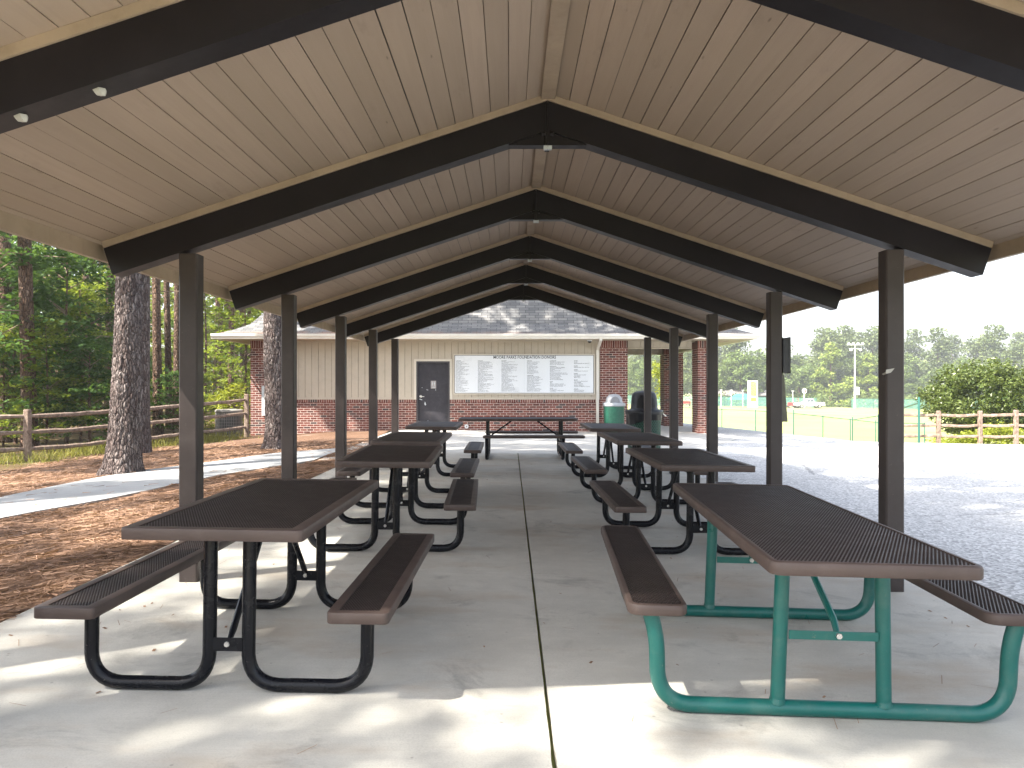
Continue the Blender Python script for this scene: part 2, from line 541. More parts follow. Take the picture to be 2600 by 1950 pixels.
M['polewhite'] = mat_simple('galvanised_pole', (0.66, 0.67, 0.68), 0.35, 0.06, 1.0)
M['yellow'] = mat_simple('yellow_mesh_panel', (0.62, 0.36, 0.04), 0.6, 0.25, 7)
M['tealroof'] = mat_simple('teal_metal_roof', (0.05, 0.24, 0.21), 0.4, 0.1)
M['greyroof'] = mat_simple('grey_low_roof', (0.17, 0.155, 0.145), 0.8, 0.15, 0.6)
M['darkwall'] = mat_simple('dark_shed_wall', (0.07, 0.07, 0.065), 0.8, 0.2)
M['box'] = mat_simple('charcoal_box_paint', (0.022, 0.023, 0.028), 0.45, 0.1)
M['strap'] = mat_simple('olive_strip', (0.13, 0.125, 0.09), 0.6, 0.15)
M['tape'] = mat_simple('white_tape', (0.42, 0.405, 0.37), 0.5, 0.12, 30)
M['light'] = mat_simple('lamp_diffuser', (0.78, 0.78, 0.75), 0.4, 0.03)


# ------------------------------------------------------------------ mesh helpers
class MB:
    def __init__(s):
        s.v, s.f, s.uv = [], [], None

    def quad(s, a, b, c, d):
        i = len(s.v)
        s.v += [tuple(a), tuple(b), tuple(c), tuple(d)]
        s.f.append((i, i + 1, i + 2, i + 3))

    def poly(s, pts):
        i = len(s.v)
        s.v += [tuple(p) for p in pts]
        s.f.append(tuple(range(i, i + len(pts))))

    def hexa(s, p):
        """p: 8 points, bottom ring 0-3 counter-clockwise seen from above, top ring 4-7"""
        i = len(s.v)
        s.v += [tuple(q) for q in p]
        for f in ((3, 2, 1, 0), (4, 5, 6, 7), (0, 1, 5, 4), (1, 2, 6, 5), (2, 3, 7, 6), (3, 0, 4, 7)):
            s.f.append(tuple(i + k for k in f))

    def box(s, x0, x1, y0, y1, z0, z1):
        s.hexa([(x0, y0, z0), (x1, y0, z0), (x1, y1, z0), (x0, y1, z0), (x0, y0, z1), (x1, y0, z1), (x1, y1, z1), (x0, y1, z1)])

    def bar(s, a, b, w, h, up=(0, 0, 1), w2=None, h2=None):
        """rectangular bar from a to b"""
        a, b = Vector(a), Vector(b)
        d = (b - a).normalized()
        up = Vector(up)
        sx = d.cross(up)
        if sx.length < 1e-6:
            sx = d.cross(Vector((1, 0, 0)))
        sx.normalize()
        uz = sx.cross(d).normalized()
        w2, h2 = w2 or w, h2 or h
        P = []
        for c, ww, hh in ((a, w, h), (b, w2, h2)):
            P.append([c - sx * ww / 2 - uz * hh / 2, c + sx * ww / 2 - uz * hh / 2, c + sx * ww / 2 + uz * hh / 2, c - sx * ww / 2 + uz * hh / 2])
        i = len(s.v)
        s.v += [tuple(q) for q in P[0] + P[1]]
        for f in ((0, 1, 2, 3), (7, 6, 5, 4), (0, 4, 5, 1), (1, 5, 6, 2), (2, 6, 7, 3), (3, 7, 4, 0)):
            s.f.append(tuple(i + k for k in f))

    def rings(s, rings, cap0=True, cap1=True):
        n = len(rings[0])
        i = len(s.v)
        for r in rings:
            s.v += [tuple(p) for p in r]
        for k in range(len(rings) - 1):
            for j in range(n):
                j2 = (j + 1) % n
                s.f.append((i + k * n + j, i + k * n + j2, i + (k + 1) * n + j2, i + (k + 1) * n + j))
        if cap0:
            s.f.append(tuple(i + j for j in reversed(range(n))))
        if cap1:
            s.f.append(tuple(i + (len(rings) - 1) * n + j for j in range(n)))

    def tube(s, pts, r, seg=12, r_end=None):
        pts = [Vector(p) for p in pts]
        n = len(pts)
        rr = [r + ((r_end - r) * k / (n - 1) if r_end is not None else 0) for k in range(n)] if not isinstance(r, (list, tuple)) else list(r)
        t = (pts[1] - pts[0]).normalized()
        ref = Vector((0, 0, 1)) if abs(t.z) < 0.9 else Vector((0, 1, 0))
        u = t.cross(ref).normalized()
        out = []
        for k, p in enumerate(pts):
            if k == 0:
                d = pts[1] - pts[0]
            elif k == n - 1:
                d = pts[-1] - pts[-2]
            else:
                d = (pts[k + 1] - pts[k]).normalized() + (pts[k] - pts[k - 1]).normalized()
            d.normalize()
            u = (u - d * u.dot(d)).normalized()
            w = d.cross(u)
            out.append([p + (u * math.cos(2 * PI * j / seg) + w * math.sin(2 * PI * j / seg)) * rr[k] for j in range(seg)])
        s.rings(out)

    def lathe(s, prof, c=(0, 0, 0), seg=32, cap=True):
        c = Vector(c)
        s.rings([[c + Vector((r * math.cos(2 * PI * j / seg), r * math.sin(2 * PI * j / seg), z)) for j in range(seg)] for r, z in prof], cap, cap)

    def build(s, name, mat, parent=None, smooth=False, loc=None, sharp=35):
        me = bpy.data.meshes.new(name)
        me.from_pydata(s.v, [], s.f)
        me.update()
        o = bpy.data.objects.new(name, me)
        COL.objects.link(o)
        if mat is not None:
            me.materials.append(mat)
        if smooth:
            for p in me.polygons:
                p.use_smooth = True
            try:
                me.set_sharp_from_angle(angle=math.radians(sharp))
            except Exception:
                pass
        if parent is not None:
            o.parent = parent
        if loc is not None:
            o.location = loc
        return o


def fillet(pts, rad, n=6):
    """round the corners of a polyline"""
    pts = [Vector(p) for p in pts]
    out = [pts[0]]
    for k in range(1, len(pts) - 1):
        a, b, c = pts[k - 1], pts[k], pts[k + 1]
        r = rad[k] if isinstance(rad, dict) else rad
        d1, d2 = (a - b).normalized(), (c - b).normalized()
        r = min(r, (a - b).length * 0.49, (c - b).length * 0.49)
        p0, p1 = b + d1 * r, b + d2 * r
        for j in range(n + 1):
            t = j / n
            # quadratic with a circular feel
            out.append((1 - t) ** 2 * p0 + 2 * t * (1 - t) * (b * 0.88 + (p0 + p1) * 0.06) + t * t * p1)
    out.append(pts[-1])
    return out


def np_mesh(name, V, Q, mat, parent=None, smooth=False, loc=None):
    me = bpy.data.meshes.new(name)
    V = np.asarray(V, dtype=np.float32)
    Q = np.asarray(Q, dtype=np.int32)
    k = Q.shape[1]
    me.vertices.add(len(V))
    me.vertices.foreach_set('co', V.ravel())
    me.loops.add(Q.size)
    me.loops.foreach_set('vertex_index', Q.ravel())
    me.polygons.add(len(Q))
    me.polygons.foreach_set('loop_start', np.arange(0, Q.size, k, dtype=np.int32))
    me.polygons.foreach_set('loop_total', np.full(len(Q), k, dtype=np.int32))
    me.polygons.foreach_set('use_smooth', np.full(len(Q), bool(smooth)))
    me.update(calc_edges=True)
    me.validate()
    me.materials.append(mat)
    o = bpy.data.objects.new(name, me)
    COL.objects.link(o)
    if parent is not None:
        o.parent = parent
    if loc is not None:
        o.location = loc
    return o


def tag(o, label, cat, group=None, kind=None):
    o['label'] = label
    o['category'] = cat
    if group:
        o['group'] = group
    if kind:
        o['kind'] = kind
    return o


def empty(name, loc=(0, 0, 0), rz=0.0):
    o = bpy.data.objects.new(name, None)
    o.empty_display_size = 0.2
    COL.objects.link(o)
    o.location = loc
    o.rotation_euler = (0, 0, rz)
    return o


def thing(name, label, cat, loc=(0, 0, 0), rz=0.0, group=None):
    return tag(empty(name, loc, rz), label, cat, group)


def copy_tree(o, parent=None):
    c = o.copy()
    COL.objects.link(c)
    if parent is not None:
        c.parent = parent
    for ch in [k for k in o.children]:
        copy_tree(ch, c)
    return c


def structure(o):
    o['kind'] = 'structure'
    return o


def relabel(o, label, group=None):
    o['label'] = label
    if group:
        o['group'] = group


# ------------------------------------------------------------------ world, sun, camera
SUN = Vector((-0.70, -0.46, 1.0)).normalized()
elev = math.asin(SUN.z)
world = bpy.data.worlds.new('World')
scene.world = world
world.use_nodes = True
wn = world.node_tree
bg = wn.nodes['Background']
sky = wn.nodes.new('ShaderNodeTexSky')
sky.sky_type = 'NISHITA'
sky.sun_disc = False
sky.sun_elevation = elev
sky.sun_rotation = math.atan2(SUN.x, SUN.y)
sky.air_density = 1.0
sky.dust_density = 3.0
sky.ozone_density = 1.0
hs = wn.nodes.new('ShaderNodeHueSaturation')
hs.inputs['Saturation'].default_value = 0.55
wn.links.new(sky.outputs[0], hs.inputs['Color'])
wn.links.new(hs.outputs[0], bg.inputs[0])
bg.inputs[1].default_value = 0.15
sl = bpy.data.lights.new('sun', 'SUN')
sl.energy = 5.0
sl.angle = math.radians(0.6)
sl.color = (1.0, 0.94, 0.84)
so = bpy.data.objects.new('sun', sl)
COL.objects.link(so)
so.rotation_euler = SUN.to_track_quat('Z', 'Y').to_euler()
so.location = (-20, -15, 30)

cam = bpy.data.cameras.new('camera')
co = bpy.data.objects.new('camera', cam)
COL.objects.link(co)
co.location = (0, 0, H)
co.rotation_euler = (PI / 2, 0, 0)
cam.sensor_width = 36
cam.lens = 36 * F / 2600
cam.shift_x = (1300 - U0) / 2600
cam.shift_y = (V0 - 975) / 2600
cam.clip_end = 2000
cam.clip_start = 0.05
scene.camera = co
vs = scene.view_settings
vs.view_transform = 'Standard'
vs.look = 'None'
vs.exposure = 1.84
vs.gamma = 1
cy = scene.cycles
cy.use_denoising = True
cy.max_bounces = 9
cy.diffuse_bounces = 5
cy.glossy_bounces = 3
cy.transmission_bounces = 4
cy.transparent_max_bounces = 16
cy.sample_clamp_indirect = 8
cy.caustics_reflective = False
cy.caustics_refractive = False


# ------------------------------------------------------------------ ground sheets
def sheet(name, ys, xl, xr, nx, dz, mat, skirt=0.08, zf=gz):
    """sheet between the curves xl(y) and xr(y), laid on the terrain"""
    V, Q = [], []
    for y in ys:
        a, b = xl(y), xr(y)
        for i in range(nx + 1):
            x = a + (b - a) * i / nx
            V.append((x, y, zf(x, y) + dz))
    n = nx + 1
    for j in range(len(ys) - 1):
        for i in range(nx):
            Q.append((j * n + i, j * n + i + 1, (j + 1) * n + i + 1, (j + 1) * n + i))
    if skirt:
        rim = [i for i in range(n)] + [j * n + nx for j in range(1, len(ys))] + [(len(ys) - 1) * n + i for i in range(nx - 1, -1, -1)] + [j * n for j in range(len(ys) - 2, 0, -1)]
        base = len(V)
        for r in rim:
            x, y, z = V[r]
            V.append((x, y, z - skirt))
        L = len(rim)
        for k in range(L):
            k2 = (k + 1) % L
            Q.append((rim[k2], rim[k], base + k, base + k2))
    return structure(np_mesh(name, V, Q, mat))


def lin(pts):
    """piecewise linear x(y)"""
    ys = [p[0] for p in pts]
    xs = [p[1] for p in pts]
    return lambda y: float(np.interp(y, ys, xs))


def frange(a, b, n):
    return [a + (b - a) * i / n for i in range(n + 1)]


# terrain out to the horizon
def axis(lo, hi, fine_lo, fine_hi, step):
    a = list(np.arange(fine_lo, fine_hi + 1e-6, step))
    x, s = fine_hi, step
    while x < hi:
        s *= 1.35
        x += s
        a.append(x)
    x, s = fine_lo, step
    while x > lo:
        s *= 1.35
        x -= s
        a.insert(0, x)
    return a


gx = axis(-700, 700, -14, 30, 1.0)
gy = axis(-300, 1200, -10, 60, 1.0)
V = [(x, y, gz(x, y) - 0.035) for y in gy for x in gx]
n = len(gx)
Q = [(j * n + i, j * n + i + 1, (j + 1) * n + i + 1, (j + 1) * n + i) for j in range(len(gy) - 1) for i in range(n - 1)]
structure(np_mesh('ground', V, Q, M['grass']))

sheet('woods_floor', frange(-30, 160, 95), lambda y: -120, lin([(-30, -9.9), (22, -9.2), (27, -8.6), (31, -4), (40, -3), (160, -20)]), 24, -0.015, M['woods'], 0.0)


def straw_z(x, y):
    b = 0.03 * noise.noise(Vector((x * 1.3, y * 1.3, 0.3))) + 0.05 * max(0.0, 1 - abs(y - 23.2) / 1.8) * max(0.0, min(1.0, (x + 8.0) / 2.5))
    return gz(x, y) + max(-0.008, b)


sheet('pine_straw_bed', frange(-8, 24.55, 130), lin([(-8, -9.9), (22, -9.3), (24.6, -8.9)]), lin([(-8, -2.905), (16.2, -2.905), (16.21, -3.6), (24.6, -3.6)]), 46, 0.0, M['straw'], 0.0, straw_z)

# shelter slab: panels either side of the central joint
SEAM = 0.163
sm = []
for (xa, xb) in ((-2.9, SEAM - 0.007), (SEAM + 0.007, 3.0)):
    for (ya, yb) in ((-4.0, -0.2), (-0.192, 5.80), (5.806, 11.0), (11.006, 16.195)):
        sm.append((xa, xb, ya, yb))
V, Q = [], []
for (xa, xb, ya, yb) in sm:
    ns = 60
    top, low = [], []
    for k in range(ns + 1):
        y = ya + (yb - ya) * k / ns
        jl = jr = 0.0
        if 0 < k < ns:
            jj = 0.0035 * noise.noise(Vector((0.3, y * 9, 0))) + 0.003 * noise.noise(Vector((0.8, y * 31, 0))) + max(0.0, noise.noise(Vector((4.8, y * 5, 0))) - 0.45) * 0.03
            if xb < 1:
                jr = -abs(jj)
            else:
                jl = abs(jj)
        for x in (xa + jl, xb + jr):
            top.append((x, y, gz(x, y) + 0.012))
            low.append((x, y, gz(x, y) - 0.11))
    i = len(V)
    V += top + low
    m_ = len(top)
    for k in range(ns):
        q = i + 2 * k
        Q.append((q, q + 1, q + 3, q + 2))
        Q.append((q + m_, q, q + 2, q + 2 + m_))
        Q.append((q + 1, q + 1 + m_, q + 3 + m_, q + 3))
    Q.append((i, i + m_, i + m_ + 1, i + 1))
    q = i + 2 * ns
    Q.append((q + 1, q + 1 + m_, q + m_, q))
structure(np_mesh('concrete_slab', V, Q, M['concrete']))

patio_r = lin([(16.2, 3.0), (18.2, 4.55), (21.9, 6.35), (30.5, 6.45)])
# the patio meets the path on its left
for (ya, yb, mm) in ((16.205, 22.85, M['patio']), (22.86, 24.49, M['patio'])):
    sheet('concrete_patio', frange(ya, yb, 14), lambda y: -3.6, patio_r, 14, 0.010, mm)
sheet('concrete_patio', frange(24.495, 30.5, 8), lambda y: 3.0, patio_r, 8, 0.010, M['patio'])

asph_l = lin([(-12, 3.0), (16.2, 3.0), (18.2, 4.55), (21.9, 6.35), (30.5, 6.45), (33.0, 6.6)])
asph_r = lin([(-12, 42), (20.4, 40), (21.4, 12.5), (22.3, 9.75), (26.1, 8.6), (33.0, 6.85)])
sheet('asphalt_lot', frange(-12, 33, 130), asph_l, asph_r, 30, -0.006, M['asphalt'])

# the path across the straw
pb = [(0, 1320), (282, 1270), (482, 1226), (543, 1212), (700, 1187), (770, 1177)]
pt = [(0, 1267), (264, 1212), (482, 1182), (543, 1176), (700, 1152), (858, 1142)]
Pb = [G(*p) for p in pb]
Pt = [G(*p) for p in pt]
Pb = [Vector((-6.0, 3.0, 0)), Vector((-5.65, 6.0, 0))] + Pb + [Vector((-3.61, 14.2, 0)), Vector((-3.60, 14.4, 0))]
Pt = [Vector((-7.2, 3.0, 0)), Vector((-6.85, 6.0, 0))] + Pt + [Vector((-3.61, 17.2, 0)), Vector((-3.60, 17.4, 0))]


def resample(P, n):
    d = [0]
    for k in range(1, len(P)):
        d.append(d[-1] + (P[k] - P[k - 1]).to_2d().length)
    t = np.linspace(0, d[-1], n)
    return [(float(np.interp(q, d, [p.x for p in P])), float(np.interp(q, d, [p.y for p in P]))) for q in t]


def smooth(L, it=4):
    L = [list(p) for p in L]
    for _ in range(it):
        K = [list(p) for p in L]
        for k in range(1, len(L) - 1):
            for c in (0, 1):
                K[k][c] = (L[k - 1][c] + 2 * L[k][c] + L[k + 1][c]) / 4
        L = K
    return L


NB_ = 48
A, B = smooth(resample(Pb, NB_)), smooth(resample(Pt, NB_))
V, Q = [], []
for k in range(NB_):
    for i in range(4):
        t = i / 3
        x, y = A[k][0] * (1 - t) + B[k][0] * t, A[k][1] * (1 - t) + B[k][1] * t
        V.append((x, y, gz(x, y) + 0.028))
for k in range(NB_ - 1):
    for i in range(3):
        Q.append((k * 4 + i, (k + 1) * 4 + i, (k + 1) * 4 + i + 1, k * 4 + i + 1))
base = len(V)
for k in range(NB_):
    for i in (0, 3):
        x, y, z = V[k * 4 + i]
        V.append((x, y, z - 0.07))
for k in range(NB_ - 1):
    Q.append((k * 4, base + 2 * k, base + 2 * k + 2, (k + 1) * 4))
    Q.append((k * 4 + 3, (k + 1) * 4 + 3, base + 2 * k + 3, base + 2 * k + 1))
structure(np_mesh('concrete_path', V, Q, M['path']))
# little apron joining path and slab
sheet('concrete_patio', frange(14.6, 16.2, 4), lin([(14.6, -3.58), (16.2, -3.6)]), lambda y: -2.905, 4, 0.008, M['patio'])


# ------------------------------------------------------------------ the picnic shelter
SX = 0.26                       # ridge line
HS = 3.07                       # half span to the beam ends
DF = [3.05, 5.47, 7.89, 10.31, 12.73, 15.15]
YA, YB = 2.42, 15.75
Z0 = 3.373                      # beam top at the ridge
SL = 0.332
BW, BD = 0.127, 0.185           # beam width, depth square to the slope
PXL, PXR = -2.228, 2.665
cs = 1 / math.hypot(1, SL)
shelter = thing('picnic_shelter', 'open picnic shelter with tan plank ceiling on dark brown steel posts', 'shelter', (SX, YA, 0))


def sh(o):
    o.parent = shelter
    o.matrix_parent_inverse = Matrix.Translation((-SX, -YA, 0))
    return o


def slope_pt(side, d, y, off):
    """point d metres horizontally out from the ridge, off metres above the beam top (square to the slope)"""
    return Vector((SX + side * (d + SL * cs * off), y, Z0 - SL * d + cs * off))


nail = 0.045
for fi, D in enumerate(DF):
    y0, y1 = D - BW / 2, D + BW / 2
    for side in (-1, 1):
        # beam: hollow box section with a proud lower flange edge
        mb = MB()
        dz = BD / cs
        for (ya, yb, o0, o1, de) in ((y0, y1, -BD, 0.0, HS), (y0 - 0.006, y1 + 0.006, -BD - 0.010, -BD + 0.001, HS - 0.004)):
            a = [slope_pt(side, 0, ya, 0)] * 0
            ridge_hi = lambda y, o: Vector((SX + side * 0.004, y, Z0 + o / cs - SL * 0.004))
            end = lambda y, o: slope_pt(side, de, y, o)
            p = [ridge_hi(ya, o0), end(ya, o0), end(yb, o0), ridge_hi(yb, o0), ridge_hi(ya, o1), end(ya, o1), end(yb, o1), ridge_hi(yb, o1)]
            if side < 0:
                p = [p[1], p[0], p[3], p[2], p[5], p[4], p[7], p[6]]
            mb.hexa(p)
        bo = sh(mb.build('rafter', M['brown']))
        # nailer strip between beam and planks
        mb = MB()
        p = [Vector((SX + side * 0.002, ya, Z0 + o / cs)) if e == 0 else slope_pt(side, HS - 0.005, ya, o)
             for o in (0.001, nail) for (e, ya) in ((0, y0 - 0.012), (1, y0 - 0.012), (1, y1 + 0.012), (0, y1 + 0.012))]
        if side < 0:
            p = [p[1], p[0], p[3], p[2], p[5], p[4], p[7], p[6]]
        mb.hexa(p)
        sh(mb.build('nailer_strip', M['tan']))
        # gusset at the peak
        mb = MB()
        zb = Z0 - 0.30
        xg = 0.27
        ztop = Z0 - BD / cs - 0.012
        for (ya, yb) in ((y0 + 0.02, y1 - 0.02),):
            p = [(SX + side * 0.006, ya, zb), (SX + side * (xg + 0.0), ya, zb), (SX + side * (xg + 0.0), yb, zb), (SX + side * 0.006, yb, zb),
                 (SX + side * 0.006, ya, ztop), (SX + side * xg, ya, ztop - SL * xg + 0.002), (SX + side * xg, yb, ztop - SL * xg + 0.002), (SX + side * 0.006, yb, ztop)]
            if side < 0:
                p = [p[1], p[0], p[3], p[2], p[5], p[4], p[7], p[6]]
            mb.hexa(p)
        # end plate of the splice, with bolt heads
        mb.box(SX + (0.0005 if side > 0 else -0.016), SX + (0.016 if side > 0 else -0.0005), y0 - 0.012, y1 + 0.012, zb - 0.012, Z0 - 0.02)
        g = sh(mb.build('gusset', M['brown']))
        mb = MB()
        mb.tube([(SX + side * 0.016, y0 - 0.004, zb + 0.07), (SX + side * 0.040, y0 - 0.004, zb + 0.07)], 0.014, 6)
        mb.build('bolt', M['brown']).parent = g
        mb = MB()
        mb.box(SX + (0.001 if side > 0 else -0.028), SX + (0.028 if side > 0 else -0.001), y0 - 0.018, y0 + 0.02, zb - 0.036, zb - 0.013)
        mb.build('clip', M['greybox']).parent = g
    # posts
    for px in (PXL, PXR):
        mb = MB()
        hw = 0.064
        d = abs(px - SX)
        zt = Z0 - SL * (d + hw) - BD / cs - 0.012
        zb_ = gz(px, D)
        b2 = 0.010
        ring = lambda z: [(px + a, D + b, z) for a, b in ((-hw + b2, -hw), (hw - b2, -hw), (hw, -hw + b2), (hw, hw - b2), (hw - b2, hw), (-hw + b2, hw), (-hw, hw - b2), (-hw, -hw + b2))]
        mb.rings([ring(zb_ - 0.05), ring(zt)])
        # cap plate following the rafter
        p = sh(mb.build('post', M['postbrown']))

# planks: boards of 0.128 m along the slope, running the length of the roof
plank_w = 0.1285
mb = MB()
nb = int((HS + 0.10) / cs / plank_w) + 1
for side in (-1, 1):
    s = 0.012
    for k in range(60):
        s1 = s + plank_w
        if s1 * cs > HS + 0.035:
            s1 = (HS + 0.035) / cs
        gap = random.choice([0.0035, 0.0045, 0.006, 0.003, 0.007]) if k else 0.003
        sag = random.uniform(-0.0015, 0.0015)
        a, b = (s + gap / 2) * cs, (s1 - gap / 2) * cs
        if b - a < 0.02:
            break
        o0, o1 = nail + 0.0015 + sag, nail + 0.028
        # each course in two or three lengths
        cuts = [YA]
        if random.random() < 0.8:
            cuts.append(random.choice(DF[1:5]) + random.uniform(-0.01, 0.01))
        cuts.append(YB)
        for ya, yb in zip(cuts[:-1], cuts[1:]):
            ya, yb = ya + 0.0008, yb - 0.0008
            p = [slope_pt(side, a, ya, o0), slope_pt(side, b, ya, o0), slope_pt(side, b, yb, o0), slope_pt(side, a, yb, o0),
                 slope_pt(side, a, ya, o1), slope_pt(side, b, ya, o1), slope_pt(side, b, yb, o1), slope_pt(side, a, yb, o1)]
            if side < 0:
                p = [p[1], p[0], p[3], p[2], p[5], p[4], p[7], p[6]]
            mb.hexa(p)
        s = s1
        if s1 * cs >= HS + 0.034:
            break
sh(mb.build('ceiling', M['ceiling']))
# roof covering over the planks
mb = MB()
for side in (-1, 1):
    o0, o1 = nail + 0.030, nail + 0.062
    e = HS + 0.14
    top = lambda y, o: Vector((SX, y, Z0 + o / cs))
    p = [top(YA - 0.04, o0), slope_pt(side, e, YA - 0.04, o0), slope_pt(side, e, YB + 0.04, o0), top(YB + 0.04, o0),
         top(YA - 0.04, o1), slope_pt(side, e, YA - 0.04, o1), slope_pt(side, e, YB + 0.04, o1), top(YB + 0.04, o1)]
    if side < 0:
        p = [p[1], p[0], p[3], p[2], p[5], p[4], p[7], p[6]]
    mb.hexa(p)
roof_sh = sh(mb.build('roof', mat_simple('shelter_roof_shingle', (0.16, 0.155, 0.15), 0.9, 0.2, 6, 0.4, 40)))
# ridge board, eave fascias, gable trims
mb = MB()
for ya, yb in zip([YA] + [d + BW / 2 + 0.014 for d in DF], [d - BW / 2 - 0.014 for d in DF] + [YB]):
    mb.box(SX - 0.045, SX + 0.05, ya, yb, Z0 + 0.008, Z0 + 0.028)
sh(mb.build('ridge_board', M['tan']))
for side in (-1, 1):
    mb = MB()
    xe = SX + side * (HS + 0.05)
    xo = SX + side * (HS + 0.088)
    zt = Z0 - SL * (HS + 0.05) + nail + 0.035
    joints = [YA - 0.02, 4.86 if side < 0 else 7.1, 9.6, 12.9, YB + 0.02]
    for ya, yb in zip(joints[:-1], joints[1:]):
        mb.box(min(xe, xo), max(xe, xo), ya + 0.0015, yb - 0.0015, 2.285, zt)
    sh(mb.build('fascia', M['tan']))
    for (ya, yb) in ((YA - 0.035, YA - 0.002), (YB + 0.002, YB + 0.035)):
        mb = MB()
        p = [Vector((SX + side * 0.001, ya, Z0 - 0.06)), slope_pt(side, HS + 0.09, ya, -0.055), slope_pt(side, HS + 0.09, yb, -0.055), Vector((SX + side * 0.001, yb, Z0 - 0.06)),
             Vector((SX + side * 0.001, ya, Z0 + 0.075)), slope_pt(side, HS + 0.09, ya, 0.07), slope_pt(side, HS + 0.09, yb, 0.07), Vector((SX + side * 0.001, yb, Z0 + 0.075))]
        if side < 0:
            p = [p[1], p[0], p[3], p[2], p[5], p[4], p[7], p[6]]
        mb.hexa(p)
        sh(mb.build('gable_trim', M['tan']))

# box with strip on the second right-hand post
bx = thing('equipment_box', 'charcoal metal box fixed high on the outer side of a right-hand shelter post', 'box', (PXR + 0.064, 7.89, 1.70))
mb = MB()
mb.box(0.002, 0.070, -0.075, 0.055, -0.165, 0.185)
bb = mb.build('housing', M['box'], bx)
mb = MB()
mb.box(0.058, 0.074, -0.080, 0.060, -0.170, 0.192)
mb.build('cover', M['box'], bx)
mb = MB()
mb.box(0.004, 0.030, -0.06, 0.04, -0.182, -0.171)
mb.build('bracket', M['tape'], bx)
mb = MB()
mb.hexa([(0.001, -0.045, -0.655), (0.056, -0.045, -0.655), (0.056, 0.02, -0.655), (0.001, 0.02, -0.655),
         (0.001, -0.045, -0.184), (0.020, -0.045, -0.184), (0.020, 0.02, -0.184), (0.001, 0.02, -0.184)])
mb.build('strip', M['strap'], bx)

# scraps of old tape
def scrap(name, pts, thick, label):
    mb = MB()
    top = [Vector(p) for p in pts]
    i = len(mb.v)
    nrm = (top[1] - top[0]).cross(top[2] - top[0]).normalized() * thick
    mb.rings([top, [p + nrm for p in top]])
    o = mb.build(name, M['tape'])
    return tag(o, label, 'tape')


yf = DF[1] - 0.0665
xl_ = PXR - 0.064
scrap('tape_scrap', [(xl_ - 0.003, yf + 0.06, 1.485), (xl_ - 0.003, yf + 0.0, 1.50), (xl_ - 0.001, yf - 0.001, 1.515), (xl_ + 0.055, yf - 0.001, 1.525), (xl_ + 0.03, yf - 0.001, 1.495), (xl_ + 0.0, yf - 0.001, 1.487), (xl_ - 0.003, yf + 0.03, 1.478)], 0.002,
      'torn strip of white tape stuck around a right-hand shelter post')
yb0 = DF[0]
for (u, v, lab) in ((252, 265, 'torn white tape dangling under the front rafter, the scrap nearer the ridge'), (52, 340, 'folded white tape dangling under the front rafter, the scrap nearer the eave')):
    # on the underside of the nearest rafter
    D_ = yb0 - 0.02
    X = (u - U0) / F * D_
    zr = Z0 - SL * (SX - X) - BD / cs - 0.013
    c = Vector((X, D_, zr))
    mb = MB()
    mb.rings([[c + Vector((0.024 * math.cos(a) * q + 0.007 * math.sin(3 * a) + dz * 0.3, 0.014 * math.sin(a) * q, -dz)) for a in np.linspace(0, 2 * PI, 9)[:-1]] for q, dz in ((1.0, -0.004), (1.05, 0.004), (0.8, 0.016), (0.55, 0.024))])
    tag(mb.build('tape_scrap', M['tape'], smooth=True), lab, 'tape')


# ------------------------------------------------------------------ picnic tables
def lattice(w, l, px, py, inner, thick, z):
    """expanded-metal sheet: rhombus openings with real thickness"""
    nx, ny = int(round(w / px)), int(round(l / py))
    px, py = w / nx, l / ny
    cx1, cy1 = np.meshgrid((np.arange(nx) + 0.5) * px, (np.arange(ny) + 0.5) * py)
    cx2, cy2 = np.meshgrid((np.arange(nx - 1) + 1.0) * px, (np.arange(ny - 1) + 1.0) * py)
    C = np.concatenate([np.stack([cx1.ravel(), cy1.ravel()], 1), np.stack([cx2.ravel(), cy2.ravel()], 1)]) - np.array([w / 2, l / 2])
    dirs = np.array([(-px / 2, 0), (0, -py / 2), (px / 2, 0), (0, py / 2)])
    N = len(C)
    out = C[:, None, :] + dirs[None]
    inn = C[:, None, :] + dirs[None] * inner
    V = np.zeros((N, 12, 3), np.float32)
    V[:, 0:4, :2] = out
    V[:, 0:4, 2] = z
    V[:, 4:8, :2] = inn
    V[:, 4:8, 2] = z - 0.001
    V[:, 8:12, :2] = inn
    V[:, 8:12, 2] = z - thick
    q = []
    for k in range(4):
        k2 = (k + 1) % 4
        q.append((k, k2, 4 + k2, 4 + k))
        q.append((4 + k, 4 + k2, 8 + k2, 8 + k))
    q = np.array(q)
    Q = (np.arange(N)[:, None, None] * 12 + q[None]).reshape(-1, 4)
    return V.reshape(-1, 3), Q


def rim_mesh(w, l, lip, depth, corner, roll=0.006):
    """coated steel frame: top lip, rolled edge, vertical side, return underneath"""
    def loop(inset, z):
        r = max(0.003, corner - inset)
        hw, hl = w / 2 - inset, l / 2 - inset
        pts = []
        for (sx, sy, a0) in ((1, 1, 0), (-1, 1, PI / 2), (-1, -1, PI), (1, -1, 3 * PI / 2)):
            for k in range(6):
                a = a0 + k / 5 * PI / 2
                pts.append((sx * (hw - r) + r * math.cos(a), sy * (hl - r) + r * math.sin(a), z))
        return pts
    mb = MB()
    prof = [(lip, -0.010), (lip, -0.0005), (lip - 0.002, 0.0), (roll, 0.0), (roll * 0.3, -roll * 0.3), (0, -roll), (0, -depth + roll * 0.6), (roll * 0.3, -depth + roll * 0.15), (roll, -depth), (0.016, -depth), (0.016, -depth + 0.004), (0.006, -depth + 0.006), (0.006, -0.012), (lip, -0.012)]
    mb.rings([loop(i, z) for i, z in prof], False, False)
    mb.f = [tuple(reversed(f)) for f in mb.f]
    return mb


